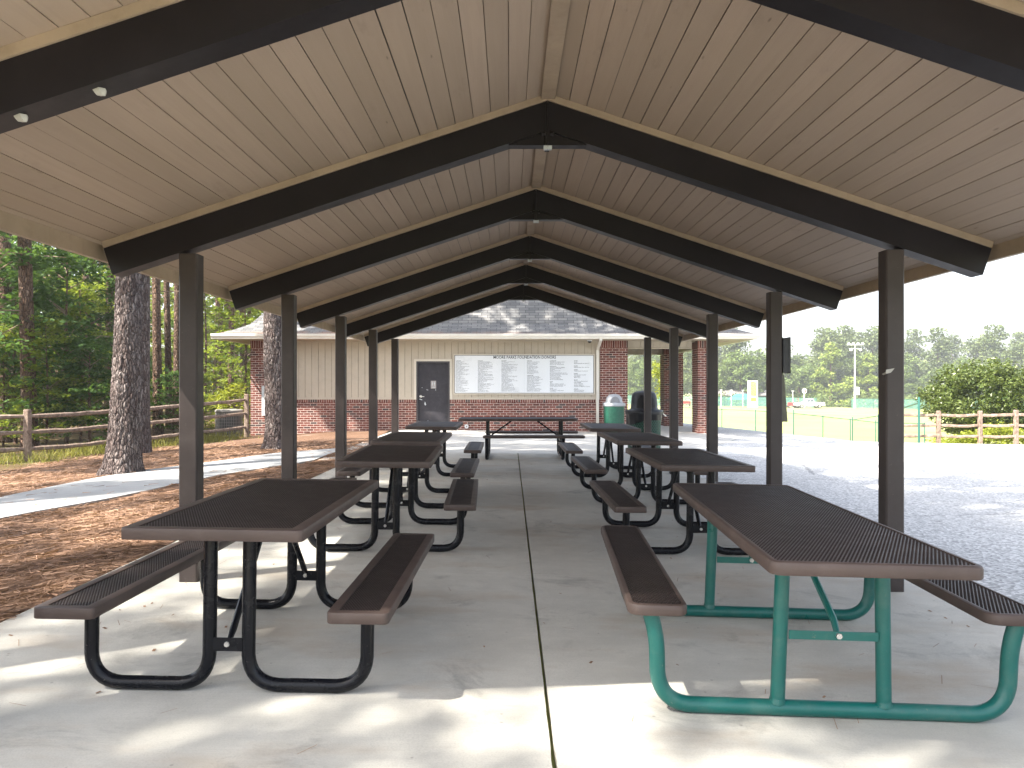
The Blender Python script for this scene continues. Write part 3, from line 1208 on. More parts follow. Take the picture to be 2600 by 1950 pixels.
def tabletop(name, parent, w, l, z, lip, depth, corner, roll, cx=0, cy=0, pitch=(0.0125, 0.027), inner=0.45):
    o = rim_mesh(w, l, lip, depth, corner, roll).build(name, M['plast'], parent, True, (cx, cy, z), 40)
    V, Q = lattice(w - 2 * lip + 0.016, l - 2 * lip + 0.016, pitch[0], pitch[1], inner, 0.005, -0.004)
    np_mesh('mesh_panel', V, Q, M['plastmesh'], o)
    return o


def make_walkthrough():
    W, L, ZT, ZS, SWd, SCX = 0.772, 1.79, 0.768, 0.427, 0.262, 0.622
    t = thing('picnic_table', 'x', 'picnic table')
    tabletop('tabletop', t, W, L, ZT, 0.055, 0.050, 0.028, 0.005)
    for s in (-1, 1):
        tabletop('seat', t, SWd, L, ZS, 0.045, 0.048, 0.028, 0.005, s * SCX)
    r = 0.0305
    for yf, dirn in ((-0.66, 1), (0.61, -1)):
        for s in (-1, 1):
            mb = MB()
            path = fillet([(s * SCX, yf, ZS - 0.045), (s * SCX, yf, r), (s * 0.088, yf, r), (s * 0.088, yf, ZT - 0.014)], 0.135, 8)
            mb.tube(path, r, 14)
            # flattened foot of the tube and the top bracket
            mb.box(s * 0.088 - 0.10, s * 0.088 + 0.10, yf - 0.02, yf + 0.02, ZT - 0.0145, ZT - 0.0105)
            mb.box(s * SCX - 0.11, s * SCX + 0.11, yf - 0.022, yf + 0.022, ZS - 0.0445, ZS - 0.0115)
            mb.build('leg', M['black'], t, True)
        mb = MB()
        mb.box(-0.066, 0.066, yf - 0.004 - 0.018, yf + 0.018, 0.185, 0.190)
        mb.box(-0.066, 0.066, yf - 0.022, yf - 0.018, 0.1905, 0.245)
        mb.build('cross_plate', M['black'], t)
        mb = MB()
        y1 = yf + dirn * 0.56
        mb.tube([(0, yf - 0.010 * dirn, 0.215), (0, yf + dirn * 0.05, 0.262), (0, y1 - dirn * 0.02, ZT - 0.03), (0, y1 + dirn * 0.05, ZT - 0.0145)], [0.010, 0.0165, 0.0165, 0.010], 10)
        br = mb.build('brace', M['black'], t, True)
        mb = MB()
        mb.tube([(-0.0, yf - 0.023, 0.218), (-0.0, yf - 0.033, 0.218)], 0.012, 8)
        mb.build('bolt', M['steel'], br)
    return t


def make_accessible(tube_mat, name='picnic_table'):
    """wide floor tube from bench to bench, two uprights; top longer than the benches at one end"""
    W, ZT, ZS = 0.752, 0.775, 0.475
    t = thing(name, 'x', 'picnic table')
    y0, y1 = -1.44, 0.86
    tabletop('tabletop', t, W, y1 - y0, ZT, 0.026, 0.052, 0.045, 0.014, -0.035, (y0 + y1) / 2, (0.0142, 0.030), 0.50)
    for s in (-1, 1):
        tabletop('seat', t, 0.252, 1.90, ZS, 0.022, 0.050, 0.055, 0.014, s * 0.737, 0.0, (0.0165, 0.033), 0.62)
    r = 0.034
    for yf in (-0.88, 0.55):
        mb = MB()
        path = fillet([(-0.765, yf, ZS - 0.045), (-0.735, yf, ZS - 0.16), (-0.725, yf, r), (0.725, yf, r), (0.735, yf, ZS - 0.16), (0.765, yf, ZS - 0.045)], {1: 0.08, 2: 0.21, 3: 0.21, 4: 0.08}, 10)
        mb.tube(path, r, 16)
        mb.box(-0.85, -0.62, yf - 0.025, yf + 0.025, ZS - 0.0448, ZS - 0.0115)
        mb.box(0.62, 0.85, yf - 0.025, yf + 0.025, ZS - 0.0448, ZS - 0.0115)
        mb.build('floor_tube', tube_mat, t, True)
        for s in (-1, 1):
            mb = MB()
            mb.tube([(s * 0.222, yf, r * 1.2), (s * 0.205, yf, ZT - 0.05), (s * 0.203, yf, ZT - 0.012)], 0.031, 14)
            # weld collar where the upright meets the floor tube
            mb.tube([(s * 0.2225, yf, r * 1.62), (s * 0.222, yf, r * 2.25)], [0.036, 0.0315], 14)
            mb.build('leg', tube_mat, t, True)
        mb = MB()
        mb.box(-0.185, 0.185, yf - 0.028, yf - 0.021, 0.335, 0.372)
        mb.build('cross_bar', tube_mat, t)
        mb = MB()
        dirn = 1 if yf < 0 else -1
        mb.tube([(0.02, yf - 0.012, 0.355), (0.02, yf + dirn * 0.03, 0.405), (-0.03, yf + dirn * 0.50, ZT - 0.035), (-0.035, yf + dirn * 0.56, ZT - 0.0135)], [0.012, 0.0155, 0.0155, 0.011], 10)
        br = mb.build('brace', tube_mat, t, True)
        mb = MB()
        mb.tube([(0.02, yf - 0.028, 0.355), (0.02, yf - 0.040, 0.355)], 0.013, 6)
        mb.build('bolt', M['steel'], br)
    return t


def place(t, x, y, rz):
    t.location = (x, y, gz(x, y) + 0.012)
    # the slab falls gently to the right
    t.rotation_euler = (0, math.atan(0.0137), rz)


wt = make_walkthrough()
HL = 0.895
SPOTS = [  # centre x of near end, near edge distance, heading, label
    (-1.268, 3.28, -0.013, 'brown mesh picnic table on black tube legs at the front of the left row', 1),
    (-1.030, 6.26, 0.030, 'brown picnic table directly behind the front table of the left row', 1),
    (-1.155, 8.56, 0.004, 'brown picnic table in the left row, third back from the viewer', 1),
    (-1.190, 11.66, 0.006, 'brown picnic table at the far end of the left row, before the grey door', 1),
    (1.590, 6.30, 0.014, 'brown picnic table with scuffed rim directly behind the teal framed table', 1),
    (1.625, 9.12, 0.020, 'brown picnic table in the right row, third back from the viewer', 1),
    (1.590, 11.82, 0.0, 'brown picnic table at the far end of the right row, near the trash cans', 1),
]
for i, (x, y, rz, lab, _) in enumerate(SPOTS):
    t = wt if i == 0 else copy_tree(wt)
    cxx = x - math.sin(rz) * HL
    place(t, cxx, y + HL, rz)
    relabel(t, lab, 'brown mesh picnic tables under the shelter')
gt = make_accessible(M['teal'])
place(gt, 1.405, 4.20, -0.052)
relabel(gt, 'brown mesh picnic table on bright teal tube frame, top overhanging the benches', 'brown mesh picnic tables under the shelter')
# painted pattern of pale drops on the right teal leg is not modelled
bt_ = make_accessible(M['black'])
place(bt_, 0.445, 15.34, -PI / 2)
bt_.rotation_euler = (0, 0, -PI / 2)
relabel(bt_, 'dark picnic table set crosswise in front of the donor sign', 'brown mesh picnic tables under the shelter')

# ------------------------------------------------------------------ the brick building
BY = 24.5
ZW = 2.86          # top of the wall
XL, XR = -8.12, 6.42
bld = thing('restroom_building', 'low brick and beige sided park building with grey shingle hip roof', 'building', (-1, BY, 0))


def bd(o):
    o.parent = bld
    o.matrix_parent_inverse = Matrix.Translation((1, -BY, 0))
    return o


X1, X2 = -7.25, 2.82      # siding between brick piers
# brick base wall with a real opening for the door
DX0, DX1, DZ = -2.936, -1.887, 2.185
mb = MB()
mb.box(X1, DX0, BY, BY + 0.20, -0.3, 0.895)
mb.box(DX1, X2, BY, BY + 0.20, -0.3, 0.895)
bd(mb.build('brick_base', M['brick']))
mb = MB()
mb.box(X1, DX0, BY - 0.012, BY + 0.20, 0.896, 0.985)
mb.box(DX1, X2, BY - 0.012, BY + 0.20, 0.896, 0.985)
bd(mb.build('soldier_course', M['soldier']))
# side and back walls
mb = MB()
mb.box(XL + 0.01, XL + 0.2, BY + 0.61, 30.3, -0.3, ZW)
mb.box(3.48, 3.67, BY + 0.31, 30.3, -0.3, ZW)
mb.box(XL + 0.2, 3.48, 30.1, 30.29, -0.3, ZW)
bd(mb.build('side_wall', M['brick']))


def pier(x0, x1, y0, y1):
    p = MB()
    p.box(x0, x1, y0, y1, -0.35, ZW - 0.25)
    o = bd(p.build('brick_pier', M['brick']))
    q = MB()
    q.box(x0 - 0.004, x1 + 0.004, y0 - 0.004, y1 + 0.004, ZW - 0.249, ZW - 0.03)
    c = q.build('pier_cap', M['soldier'])
    c.parent = o
    return o


pier(XL, X1, BY - 0.03, BY + 0.6)
pier(X2, 3.68, BY - 0.03, BY + 0.3)
pier(5.88, XR, BY - 0.03, BY + 0.75)
pier(5.72, XR, 29.0, 29.8)
# vertical siding boards
mb = MB()
x = X1 + 0.001
pitch = 0.2085
k0 = 0
while x < X2 - 0.01:
    x1 = min(x + pitch - 0.010, X2 - 0.001)
    segs = [(0.987, ZW)]
    if x1 > DX0 - 0.07 and x < DX1 + 0.07:
        segs = [(DZ + 0.07, ZW)]
        if x < DX0 - 0.07:
            mb.box(x, DX0 - 0.071, BY + 0.002, BY + 0.03, 0.987, DZ + 0.069)
        if x1 > DX1 + 0.07:
            mb.box(DX1 + 0.071, x1, BY + 0.002, BY + 0.03, 0.987, DZ + 0.069)
    for z0, z1 in segs:
        mb.box(x, x1, BY + 0.002, BY + 0.03, z0, z1)
    x += pitch
bd(mb.build('siding', M['siding']))
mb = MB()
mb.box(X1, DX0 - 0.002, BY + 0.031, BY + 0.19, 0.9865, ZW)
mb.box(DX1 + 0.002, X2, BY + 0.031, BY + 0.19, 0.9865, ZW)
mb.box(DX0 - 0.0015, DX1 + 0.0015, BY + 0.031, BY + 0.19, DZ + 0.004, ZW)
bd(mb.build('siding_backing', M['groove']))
mb = MB()
for a, b in ((X1 + 0.002, DX0 - 0.072), (DX1 + 0.072, X2 - 0.002)):
    mb.box(a, b, BY - 0.012, BY + 0.001, 0.9865, 1.055)
bd(mb.build('base_trim', M['siding']))
mb = MB()
mb.box(X1 + 0.002, X2 - 0.002, BY - 0.014, BY + 0.001, ZW - 0.085, ZW - 0.002)
bd(mb.build('frieze_board', M['siding']))
# porch header on the right, front and back
for yy in (BY + 0.1, 29.3):
    mb = MB()
    x = 3.69
    while x < 5.70:
        mb.box(x, min(x + 0.1985, 5.71), yy, yy + 0.04, 2.64, ZW)
        x += pitch
    mb.box(3.69, 5.711, yy + 0.041, yy + 0.16, 2.62, ZW)
    mb.box(3.69, 5.712, yy - 0.012, yy + 0.175, 2.585, 2.619)
    bd(mb.build('porch_header', M['siding']))
mb = MB()
mb.box(5.95, 6.15, BY + 0.76, 28.99, 2.60, ZW)
bd(mb.build('porch_header', M['siding']))
mb = MB()
mb.box(3.69, 6.9, BY + 0.28, 29.28, ZW - 0.055, ZW - 0.03)
bd(mb.build('porch_ceiling', M['soffit']))
mb = MB()
mb.box(4.0, 5.25, 26.0, 26.16, ZW - 0.115, ZW - 0.057)
pl = bd(mb.build('porch_light', M['light']))

# roof: shallow flare at the eaves, steeper above
EX0, EX1, EY0, EY1 = -8.90, 7.42, BY - 0.90, 31.2
ZE = 2.985


def rect(t, z):
    return [Vector((EX0 + t, EY0 + t, z)), Vector((EX1 - t, EY0 + t, z)), Vector((EX1 - t, EY1 - t, z)), Vector((EX0 + t, EY1 - t, z))]


levels = [(0.0, ZE), (0.45, ZE + 0.17), (0.80, ZE + 0.36), (1.00, ZE + 0.60), (1.9, ZE + 1.62), (3.3, ZE + 2.9)]
me = bpy.data.meshes.new('roof')
verts, faces, uvs = [], [], []
ln = 0.0
prev = None
for li in range(len(levels) - 1):
    (t0, z0), (t1, z1) = levels[li], levels[li + 1]
    ds = math.hypot(t1 - t0, z1 - z0)
    r0, r1 = rect(t0, z0), rect(t1, z1)
    for k in range(4):
        k2 = (k + 1) % 4
        q = [r0[k], r0[k2], r1[k2], r1[k]]
        i = len(verts)
        verts += [tuple(p) for p in q]
        faces.append((i, i + 1, i + 2, i + 3))
        hor = (lambda p: p.x) if k in (0, 2) else (lambda p: p.y)
        uvs += [(hor(q[0]) + k * 3.3, ln), (hor(q[1]) + k * 3.3, ln), (hor(q[2]) + k * 3.3, ln + ds), (hor(q[3]) + k * 3.3, ln + ds)]
    ln += ds
r1 = rect(*levels[-1])
i = len(verts)
verts += [tuple(p) for p in r1]
faces.append((i, i + 1, i + 2, i + 3))
uvs += [(0, 0)] * 4
me.from_pydata(verts, [], faces)
uvl = me.uv_layers.new(name='UVMap')
for k, uv in enumerate(uvs):
    uvl.data[k].uv = uv
me.materials.append(M['shingle'])
ro = bpy.data.objects.new('roof', me)
COL.objects.link(ro)
bd(ro)
# soffit and gutter
mb = MB()
mb.box(EX0 + 0.05, EX1 - 0.05, EY0 + 0.05, BY - 0.032, ZE - 0.155, ZE - 0.13)
mb.box(EX0 + 0.05, XL - 0.002, BY - 0.031, EY1 - 0.05, ZE - 0.155, ZE - 0.13)
mb.box(XR + 0.002, EX1 - 0.05, BY - 0.031, EY1 - 0.05, ZE - 0.155, ZE - 0.13)
bd(mb.build('soffit', M['soffit']))


def gutter(a, b, out):
    """K-style gutter from a to b, out = outward direction"""
    a, b, out = Vector(a), Vector(b), Vector(out)
    prof = [(0.0, -0.150), (0.070, -0.150), (0.078, -0.105), (0.105, -0.070), (0.112, -0.012), (0.105, 0.0), (0.095, -0.012), (0.092, -0.06), (0.0, -0.125)]
    g = MB()
    g.rings([[p + out * o + Vector((0, 0, z)) for o, z in prof] for p in (a, b)])
    return bd(g.build('gutter', M['gutter']))


ZG = ZE - 0.003
gutter((EX0 - 0.1, EY0, ZG), (EX1 + 0.1, EY0, ZG), (0, -1, 0))
gutter((EX0, EY0 + 0.001, ZG), (EX0, EY1, ZG), (-1, 0, 0))
gutter((EX1, EY0 + 0.001, ZG), (EX1, EY1, ZG), (1, 0, 0))
mb = MB()
mb.box(EX0 + 0.002, EX1 - 0.002, EY0 + 0.001, EY0 + 0.025, ZE - 0.16, ZE - 0.004)
bd(mb.build('eave_board', M['cream']))
# downspout beside the right-hand pier
mb = MB()
xd = 2.735
mb.bar((xd, EY0 - 0.03, ZG - 0.13), (xd, EY0 - 0.03, ZG - 0.20), 0.085, 0.065, (0, 1, 0))
mb.bar((xd, EY0 - 0.03, ZG - 0.19), (xd, BY - 0.055, ZG - 0.42), 0.085, 0.065, (0, 1, 0))
mb.bar((xd, BY - 0.055, ZG - 0.41), (xd, BY - 0.055, 0.14), 0.085, 0.065, (0, 1, 0))
mb.bar((xd, BY - 0.055, 0.15), (xd, BY - 0.22, 0.03), 0.085, 0.065, (0, 1, 0))
bd(mb.build('downspout', M['gutter']))
# door
mb = MB()
mb.box(DX0 + 0.058, DX1 - 0.058, BY + 0.055, BY + 0.10, 0.0, DZ - 0.055)
door = bd(mb.build('door', M['door']))
mb = MB()
mb.box(DX0 + 0.001, DX0 + 0.056, BY - 0.016, BY + 0.19, -0.02, DZ)
mb.box(DX1 - 0.056, DX1 - 0.001, BY - 0.016, BY + 0.19, -0.02, DZ)
mb.box(DX0 + 0.0565, DX1 - 0.0565, BY - 0.016, BY + 0.19, DZ - 0.053, DZ)
bd(mb.build('door_frame', M['doorframe']))
mb = MB()
mb.box(DX0 - 0.07, DX0 - 0.001, BY - 0.013, BY + 0.03, 0.988, DZ + 0.07)
mb.box(DX1 + 0.001, DX1 + 0.07, BY - 0.013, BY + 0.03, 0.988, DZ + 0.07)
mb.box(DX0 - 0.0005, DX1 + 0.0005, BY - 0.013, BY + 0.03, DZ + 0.002, DZ + 0.07)
bd(mb.build('door_casing', M['cream']))
mb = MB()
hx, hz = DX0 + 0.135, 1.085
mb.tube([(hx, BY + 0.054, hz), (hx, BY + 0.035, hz)], 0.042, 20)
mb.tube([(hx, BY + 0.045, hz), (hx, BY - 0.005, hz)], 0.014, 10)
mb.tube([(hx, BY - 0.005, hz), (hx + 0.115, BY - 0.005, hz - 0.006)], 0.012, 10)
h = mb.build('handle', M['steel'], None, True)
h.parent = door
mb = MB()
mb.box(DX0 + 0.45, DX0 + 0.615, BY + 0.048, BY + 0.0545, 1.33, 1.575)
pq = mb.build('plaque', M['plaque'])
pq.parent = door
mb = MB()   # pictogram figures and a caption bar on the plaque
for cx_ in (DX0 + 0.500, DX0 + 0.565):
    mb.lathe([(0.012, 0), (0.012, 0.004)], (0, 0, 0), 10)
    n_ = 10 * 2
    mv = mb.v[-n_:]
    mb.v[-n_:] = [(cx_ + a, BY + 0.047 - c * 0.4, 1.535 + b) for a, b, c in mv]
    mb.box(cx_ - 0.014, cx_ + 0.014, BY + 0.0455, BY + 0.0478, 1.465, 1.518)
    mb.box(cx_ - 0.011, cx_ - 0.003, BY + 0.0455, BY + 0.0478, 1.415, 1.4645)
    mb.box(cx_ + 0.003, cx_ + 0.011, BY + 0.0455, BY + 0.0478, 1.415, 1.4645)
mb.box(DX0 + 0.485, DX0 + 0.580, BY + 0.0455, BY + 0.0478, 1.365, 1.383)
pc = mb.build('pictogram', M['greybox'])
pc.parent = pq
mb = MB()  # worn patches of bare metal
mb.poly([(DX0 + 0.245, BY + 0.0535, 0.845), (DX0 + 0.272, BY + 0.0535, 0.80), (DX0 + 0.302, BY + 0.0535, 0.825), (DX0 + 0.288, BY + 0.0535, 0.87), (DX0 + 0.266, BY + 0.0535, 0.925)])
mb.poly([(DX0 + 0.075, BY + 0.0535, 1.0), (DX0 + 0.17, BY + 0.0535, 0.965), (DX0 + 0.185, BY + 0.0535, 0.98), (DX0 + 0.12, BY + 0.0535, 1.01)])
for (a, z) in ((0.325, 1.295), (0.355, 1.285), (0.60, 1.288), (0.175, 1.36), (0.36, 0.32)):
    mb.poly([(DX0 + a + 0.012 * math.cos(q), BY + 0.0535, z + 0.012 * math.sin(q)) for q in np.linspace(0, 2 * PI, 9)[:-1]])
wp = mb.build('worn_patch', M['greybox'])
wp.parent = door
# small security camera under the eave, hose fitting low on the wall
cam_t = thing('security_camera', 'small white security camera under the eave above the donor sign', 'camera', (2.46, BY - 0.35, ZE - 0.156))
mb = MB()
mb.lathe([(0.075, -0.035), (0.075, 0.0)], (0, 0, 0), 20)
mb.build('mount', M['white'], cam_t, True)
mb = MB()
mb.lathe([(0.008, -0.095), (0.035, -0.085), (0.055, -0.06), (0.06, -0.036)], (0, 0, 0), 20)
mb.build('dome', M['lidblack'], cam_t, True)
vent = thing('wall_fitting', 'round white pipe fitting low on the brick wall behind the crosswise table', 'pipe fitting', (-1.36, BY, 0.145))
mb = MB()
ringp = lambda r, y: [(r * math.cos(a), y, r * math.sin(a)) for a in np.linspace(0, 2 * PI, 21)[:-1]]
mb.rings([ringp(0.062, -0.001), ringp(0.062, -0.03), ringp(0.034, -0.034), ringp(0.032, -0.012)], True, True)
mb.build('flange', M['white'], vent)
mb = MB()
mb.rings([ringp(0.026, -0.013), ringp(0.026, -0.036), ringp(0.016, -0.04)], True, True)
mb.build('plug', M['plaque'], vent)

# ------------------------------------------------------------------ donor sign
SGX0, SGX1, SGZ0, SGZ1 = -1.77, 2.655, 1.148, 2.412
sign = thing('donor_sign', 'long white donor board with rows of small lettering on the siding', 'sign', ((SGX0 + SGX1) / 2, BY, (SGZ0 + SGZ1) / 2))
so_ = Vector(((SGX0 + SGX1) / 2, BY, (SGZ0 + SGZ1) / 2))


def sg(o, p=None):
    o.parent = p or sign
    o.matrix_parent_inverse = Matrix.Translation(-so_) if p is None else Matrix()
    return o


mb = MB()
mb.box(SGX0 + 0.05, SGX1 - 0.05, BY - 0.036, BY - 0.016, SGZ0 + 0.05, SGZ1 - 0.05)
panel = sg(mb.build('panel', M['white']))


def ringframe(x0, x1, z0, z1, w, ya, yb):
    mb = MB()
    mb.box(x0, x1, ya, yb, z1 - w, z1)
    mb.box(x0, x1, ya, yb, z0, z0 + w)
    mb.box(x0, x0 + w, ya, yb, z0 + w, z1 - w)
    mb.box(x1 - w, x1, ya, yb, z0 + w, z1 - w)
    return mb


sg(ringframe(SGX0, SGX1, SGZ0, SGZ1, 0.030, BY - 0.05, BY - 0.0145).build('frame', M['cream']))
sg(ringframe(SGX0 + 0.031, SGX1 - 0.031, SGZ0 + 0.031, SGZ1 - 0.031, 0.018, BY - 0.040, BY - 0.0145).build('border', M['signline']))
YT = BY - 0.0375
tv, tf = [], []


def put_text(text, x, z, size, bold=0.0, align='LEFT', width=1.0, spacing=1.0):
    c = bpy.data.curves.new('t', 'FONT')
    c.body = text
    c.size = size
    c.align_x = align
    c.offset = bold
    c.space_line = spacing
    c.resolution_u = 2
    o = bpy.data.objects.new('t', c)
    COL.objects.link(o)
    dg = bpy.context.evaluated_depsgraph_get()
    me = bpy.data.meshes.new_from_object(o.evaluated_get(dg))
    i = len(tv)
    for v in me.vertices:
        tv.append((x + v.co.x * width, YT - 0.0008, z + v.co.y))
    for p in me.polygons:
        tf.append(tuple(i + k for k in p.vertices))
    bpy.data.objects.remove(o)
    bpy.data.curves.remove(c)
    bpy.data.meshes.remove(me)


def flush(name, mat):
    global tv, tf
    me = bpy.data.meshes.new(name)
    me.from_pydata(tv, [], tf)
    me.materials.append(mat)
    o = bpy.data.objects.new(name, me)
    COL.objects.link(o)
    sg(o)
    tv, tf = [], []
    return o


put_text('MOORE PARKS FOUNDATION DONORS', (-0.495 + 1.41) / 2, 2.268, 0.125, 0.0022, 'CENTER', 0.865)
flush('title', M['ink'])
pxm = 81.06
colx = lambda u: (u - U0) / F * BY
# the six columns of the board; heads and the lines that can be made out as words, the rest as lines of small print
C5 = [('h', '$1,000-$2,499'), ('r', 27), ('r', 19), ('r', 24), ('', ''), ('h', '$2,500-$4,999'), ('t', 'CARTHAGE CHAMBER OF COMMERCE'), ('r', 21), ('r', 9), ('r', 20), ('t', 'FIRST BANK'), ('r', 29), ('r', 32),
      ('r', 18), ('t', 'STATE OF NORTH CAROLINA'), ('t', 'DEPT. OF ENVIRONMENT'), ('t', 'AND NATURAL RESOURCES'), ('r', 24), ('', ''), ('h', '$5,000'), ('t', 'BB&T'), ('r', 24), ('r', 28), ('r', 24), ('', ''), ('h', '$7,500'), ('t', 'MOORE COUNTY'), ('r', 24), ('t', 'CLASS OF 1967')]
C6 = [('h', '$10,000'), ('r', 6), ('r', 27), ('', ''), ('h', '$15,000'), ('r', 27), ('', ''), ('h', '$25,000'), ('t', 'THE REYNOLDS FOUNDATION'), ('', ''), ('h', '$30,000'), ('t', 'PARTNERS FOR CHILDREN'), ('t', 'AND FAMILIES'), ('t', 'SMART START'), ('', ''), ('h', '$50,000'),
      ('t', 'THE CANNON FOUNDATION'), ('r', 13), ('t', 'OF THE CAROLINAS'), ('r', 17), ('t', 'SANDHILLS COMMUNITY COLLEGE'), ('', ''), ('h', '$250,000'), ('t', 'PARKS & RECREATION'), ('t', 'TRUST FUND (PARTF)')]
rr = random.Random(3)
C1 = [('h', '$100-$249')] + [('r', rr.randint(8, 24)) for _ in range(40)]
C2 = [('h', '$250-$499')] + [('r', rr.randint(8, 28)) for _ in range(39)]
C3 = [('h', '$500-$749')] + [('r', rr.randint(10, 30)) for _ in range(38)]
C4 = [('h', '$750-$999')] + [('r', rr.randint(9, 22)) for _ in range(14)] + [('', ''), ('h', '$1,000-$2,499')] + [('r', rr.randint(12, 28)) for _ in range(17)]
zt_ = 2.185
heads, lines_, rules = [], [], MB()
for u, colm, zb_ in ((1158, C1, 1.235), (1213.5, C2, 1.235), (1273.5, C3, 1.245), (1338, C4, 1.245), (1396, C5, 1.225), (1457, C6, 1.225)):
    x = colx(u)
    st = (zt_ - zb_) / (len(colm) - 1)
    ch = min(0.030, st * 0.66)
    for k, (kind, t) in enumerate(colm):
        z = zt_ - st * k
        if kind == 'h':
            heads.append((t, x, z, max(0.036, ch * 1.42)))
        elif kind == 't':
            lines_.append((t, x, z, ch * 1.4))
        elif kind == 'r':
            q = x
            left = t
            while left > 0:
                wl = min(left, rr.randint(2, 8))
                wd = wl * 0.0175
                # a word of small print: separate thin strokes
                s_ = q
                while s_ < q + wd:
                    sw = rr.uniform(0.004, 0.012)
                    hh = ch * rr.uniform(0.55, 1.0)
                    rules.poly([(s_, YT - 0.0008, z), (s_ + sw, YT - 0.0008, z), (s_ + sw, YT - 0.0008, z + hh), (s_, YT - 0.0008, z + hh)])
                    s_ += sw + 0.006
                q += wd + 0.018
                left -= wl + 1
for t, x, z, s in heads:
    put_text(t, x, z, s, 0.0006, 'LEFT', 0.95)
flush('heading', M['ink'])
for t, x, z, s in lines_:
    put_text(t, x, z, s, 0.0003, 'LEFT', 0.85)
    flush('lettering', M['inkline'])
o = rules.build('small_print', M['inkline'])
sg(o)
mb = MB()
xj = colx(1331)
mb.poly([(xj, YT - 0.0005, SGZ0 + 0.06), (xj + 0.004, YT - 0.0005, SGZ0 + 0.06), (xj + 0.004, YT - 0.0005, SGZ1 - 0.06), (xj, YT - 0.0005, SGZ1 - 0.06)])
sg(mb.build('panel_joint', M['greybox']))

# meter box on the left pier
mt = thing('meter_box', 'tall grey electric meter box on the brick pier beside the pine trunk', 'meter', (at(669, 1018, BY - 0.03).x + 0.15, BY - 0.03, 0.95))
mb = MB()
mb.box(-0.17, 0.17, -0.12, -0.001, -0.46, 0.46)
mb.build('cabinet', M['greybox'], mt)
mb = MB()
mb.rings([[(a[0] * 0.09, y, a[1] * 0.09 + 0.10) for a in [(math.cos(q), math.sin(q)) for q in np.linspace(0, 2 * PI, 21)[:-1]]] for y in (-0.121, -0.17)])
mb.rings([[(a[0] * r_, y, a[1] * r_ + 0.10) for a in [(math.cos(q), math.sin(q)) for q in np.linspace(0, 2 * PI, 21)[:-1]]] for r_, y in ((0.075, -0.1705), (0.07, -0.21), (0.04, -0.225))])
mb.build('meter_dial', M['steel'], mt, True)
mb = MB()
mb.tube([(-0.02, -0.06, -0.461), (-0.02, -0.06, -1.15)], 0.03, 10)
mb.build('conduit', M['greybox'], mt, True)

# ------------------------------------------------------------------ trash cans
c1 = G(1562, 1101)
can = thing('trash_can', 'green trash can with pale dome lid against the brick pier', 'trash can', (3.13, 23.55, gz(3.13, 23.55)))
s_ = 23.55 / F
mb = MB()
mb.lathe([(0.285, 0.0), (0.30, 0.02), (0.315, 0.85), (0.30, 0.87)], seg=36)
mb.build('body', M['cangreen'], can, True)
mb = MB()
mb.lathe([(0.33, 0.845), (0.335, 0.855), (0.335, 0.93), (0.32, 0.945), (0.262, 0.955), (0.25, 0.985), (0.245, 1.03), (0.225, 1.10), (0.175, 1.165), (0.095, 1.205), (0.01, 1.215)], seg=36)
lid = mb.build('lid', M['lidgrey'], can, True, None, 50)
mb = MB()   # the swing flap with its dark reveal on the front of the dome
arch = [(0.135 * math.cos(a), 0.16 * math.sin(a)) for a in np.linspace(0, PI, 15)]
mb.rings([[(x, -0.262, 0.968 + z) for x, z in arch], [(x * 0.97, -0.20, 0.968 + z) for x, z in arch]])
f_ = mb.build('flap', M['lidflap'], lid)
mb = MB()
for k in range(len(arch) - 1):
    (xa, za), (xb, zb) = arch[k], arch[k + 1]
    mb.hexa([(xa, -0.27, 0.968 + za), (xa * 1.1, -0.27, 0.968 + za * 1.1), (xa * 1.1, -0.2, 0.968 + za * 1.1), (xa, -0.2, 0.968 + za),
             (xb, -0.27, 0.968 + zb), (xb * 1.1, -0.27, 0.968 + zb * 1.1), (xb * 1.1, -0.2, 0.968 + zb * 1.1), (xb, -0.2, 0.968 + zb)])
mb.build('flap_frame', M['lidgrey'], lid)

cx2, cy2 = (1635.5 - U0) / F * 16.6, 16.6
can2 = thing('trash_can', 'green wire mesh trash can with tall black hood lid behind a shelter post', 'trash can', (cx2, cy2, gz(cx2, cy2) + 0.01))
R2 = 0.345
V, Q = lattice(2 * PI * R2, 0.80, 2 * PI * R2 / 44, 0.075, 0.70, 0.006, 0)
V2 = np.zeros_like(V)
ang = V[:, 0] / R2
rad = R2 + V[:, 2]
V2[:, 0], V2[:, 1], V2[:, 2] = rad * np.cos(ang), rad * np.sin(ang), V[:, 1] + 0.45
np_mesh('mesh_body', V2, Q, M['cangreen'], can2)
mb = MB()
mb.lathe([(R2 + 0.004, 0.02), (R2 + 0.008, 0.03), (R2 + 0.008, 0.06), (R2 + 0.002, 0.065)], seg=40)
mb.lathe([(R2 + 0.004, 0.82), (R2 + 0.010, 0.83), (R2 + 0.010, 0.86), (R2 + 0.002, 0.865)], seg=40)
mb.build('hoop', M['cangreen'], can2, True)
mb = MB()
mb.lathe([(0.25, 0.01), (0.315, 0.03), (0.325, 0.82), (0.31, 0.85)], seg=36)
mb.build('liner', M['canblack'], can2, True)
mb = MB()   # crumpled bag edge folded over the rim
rings = []
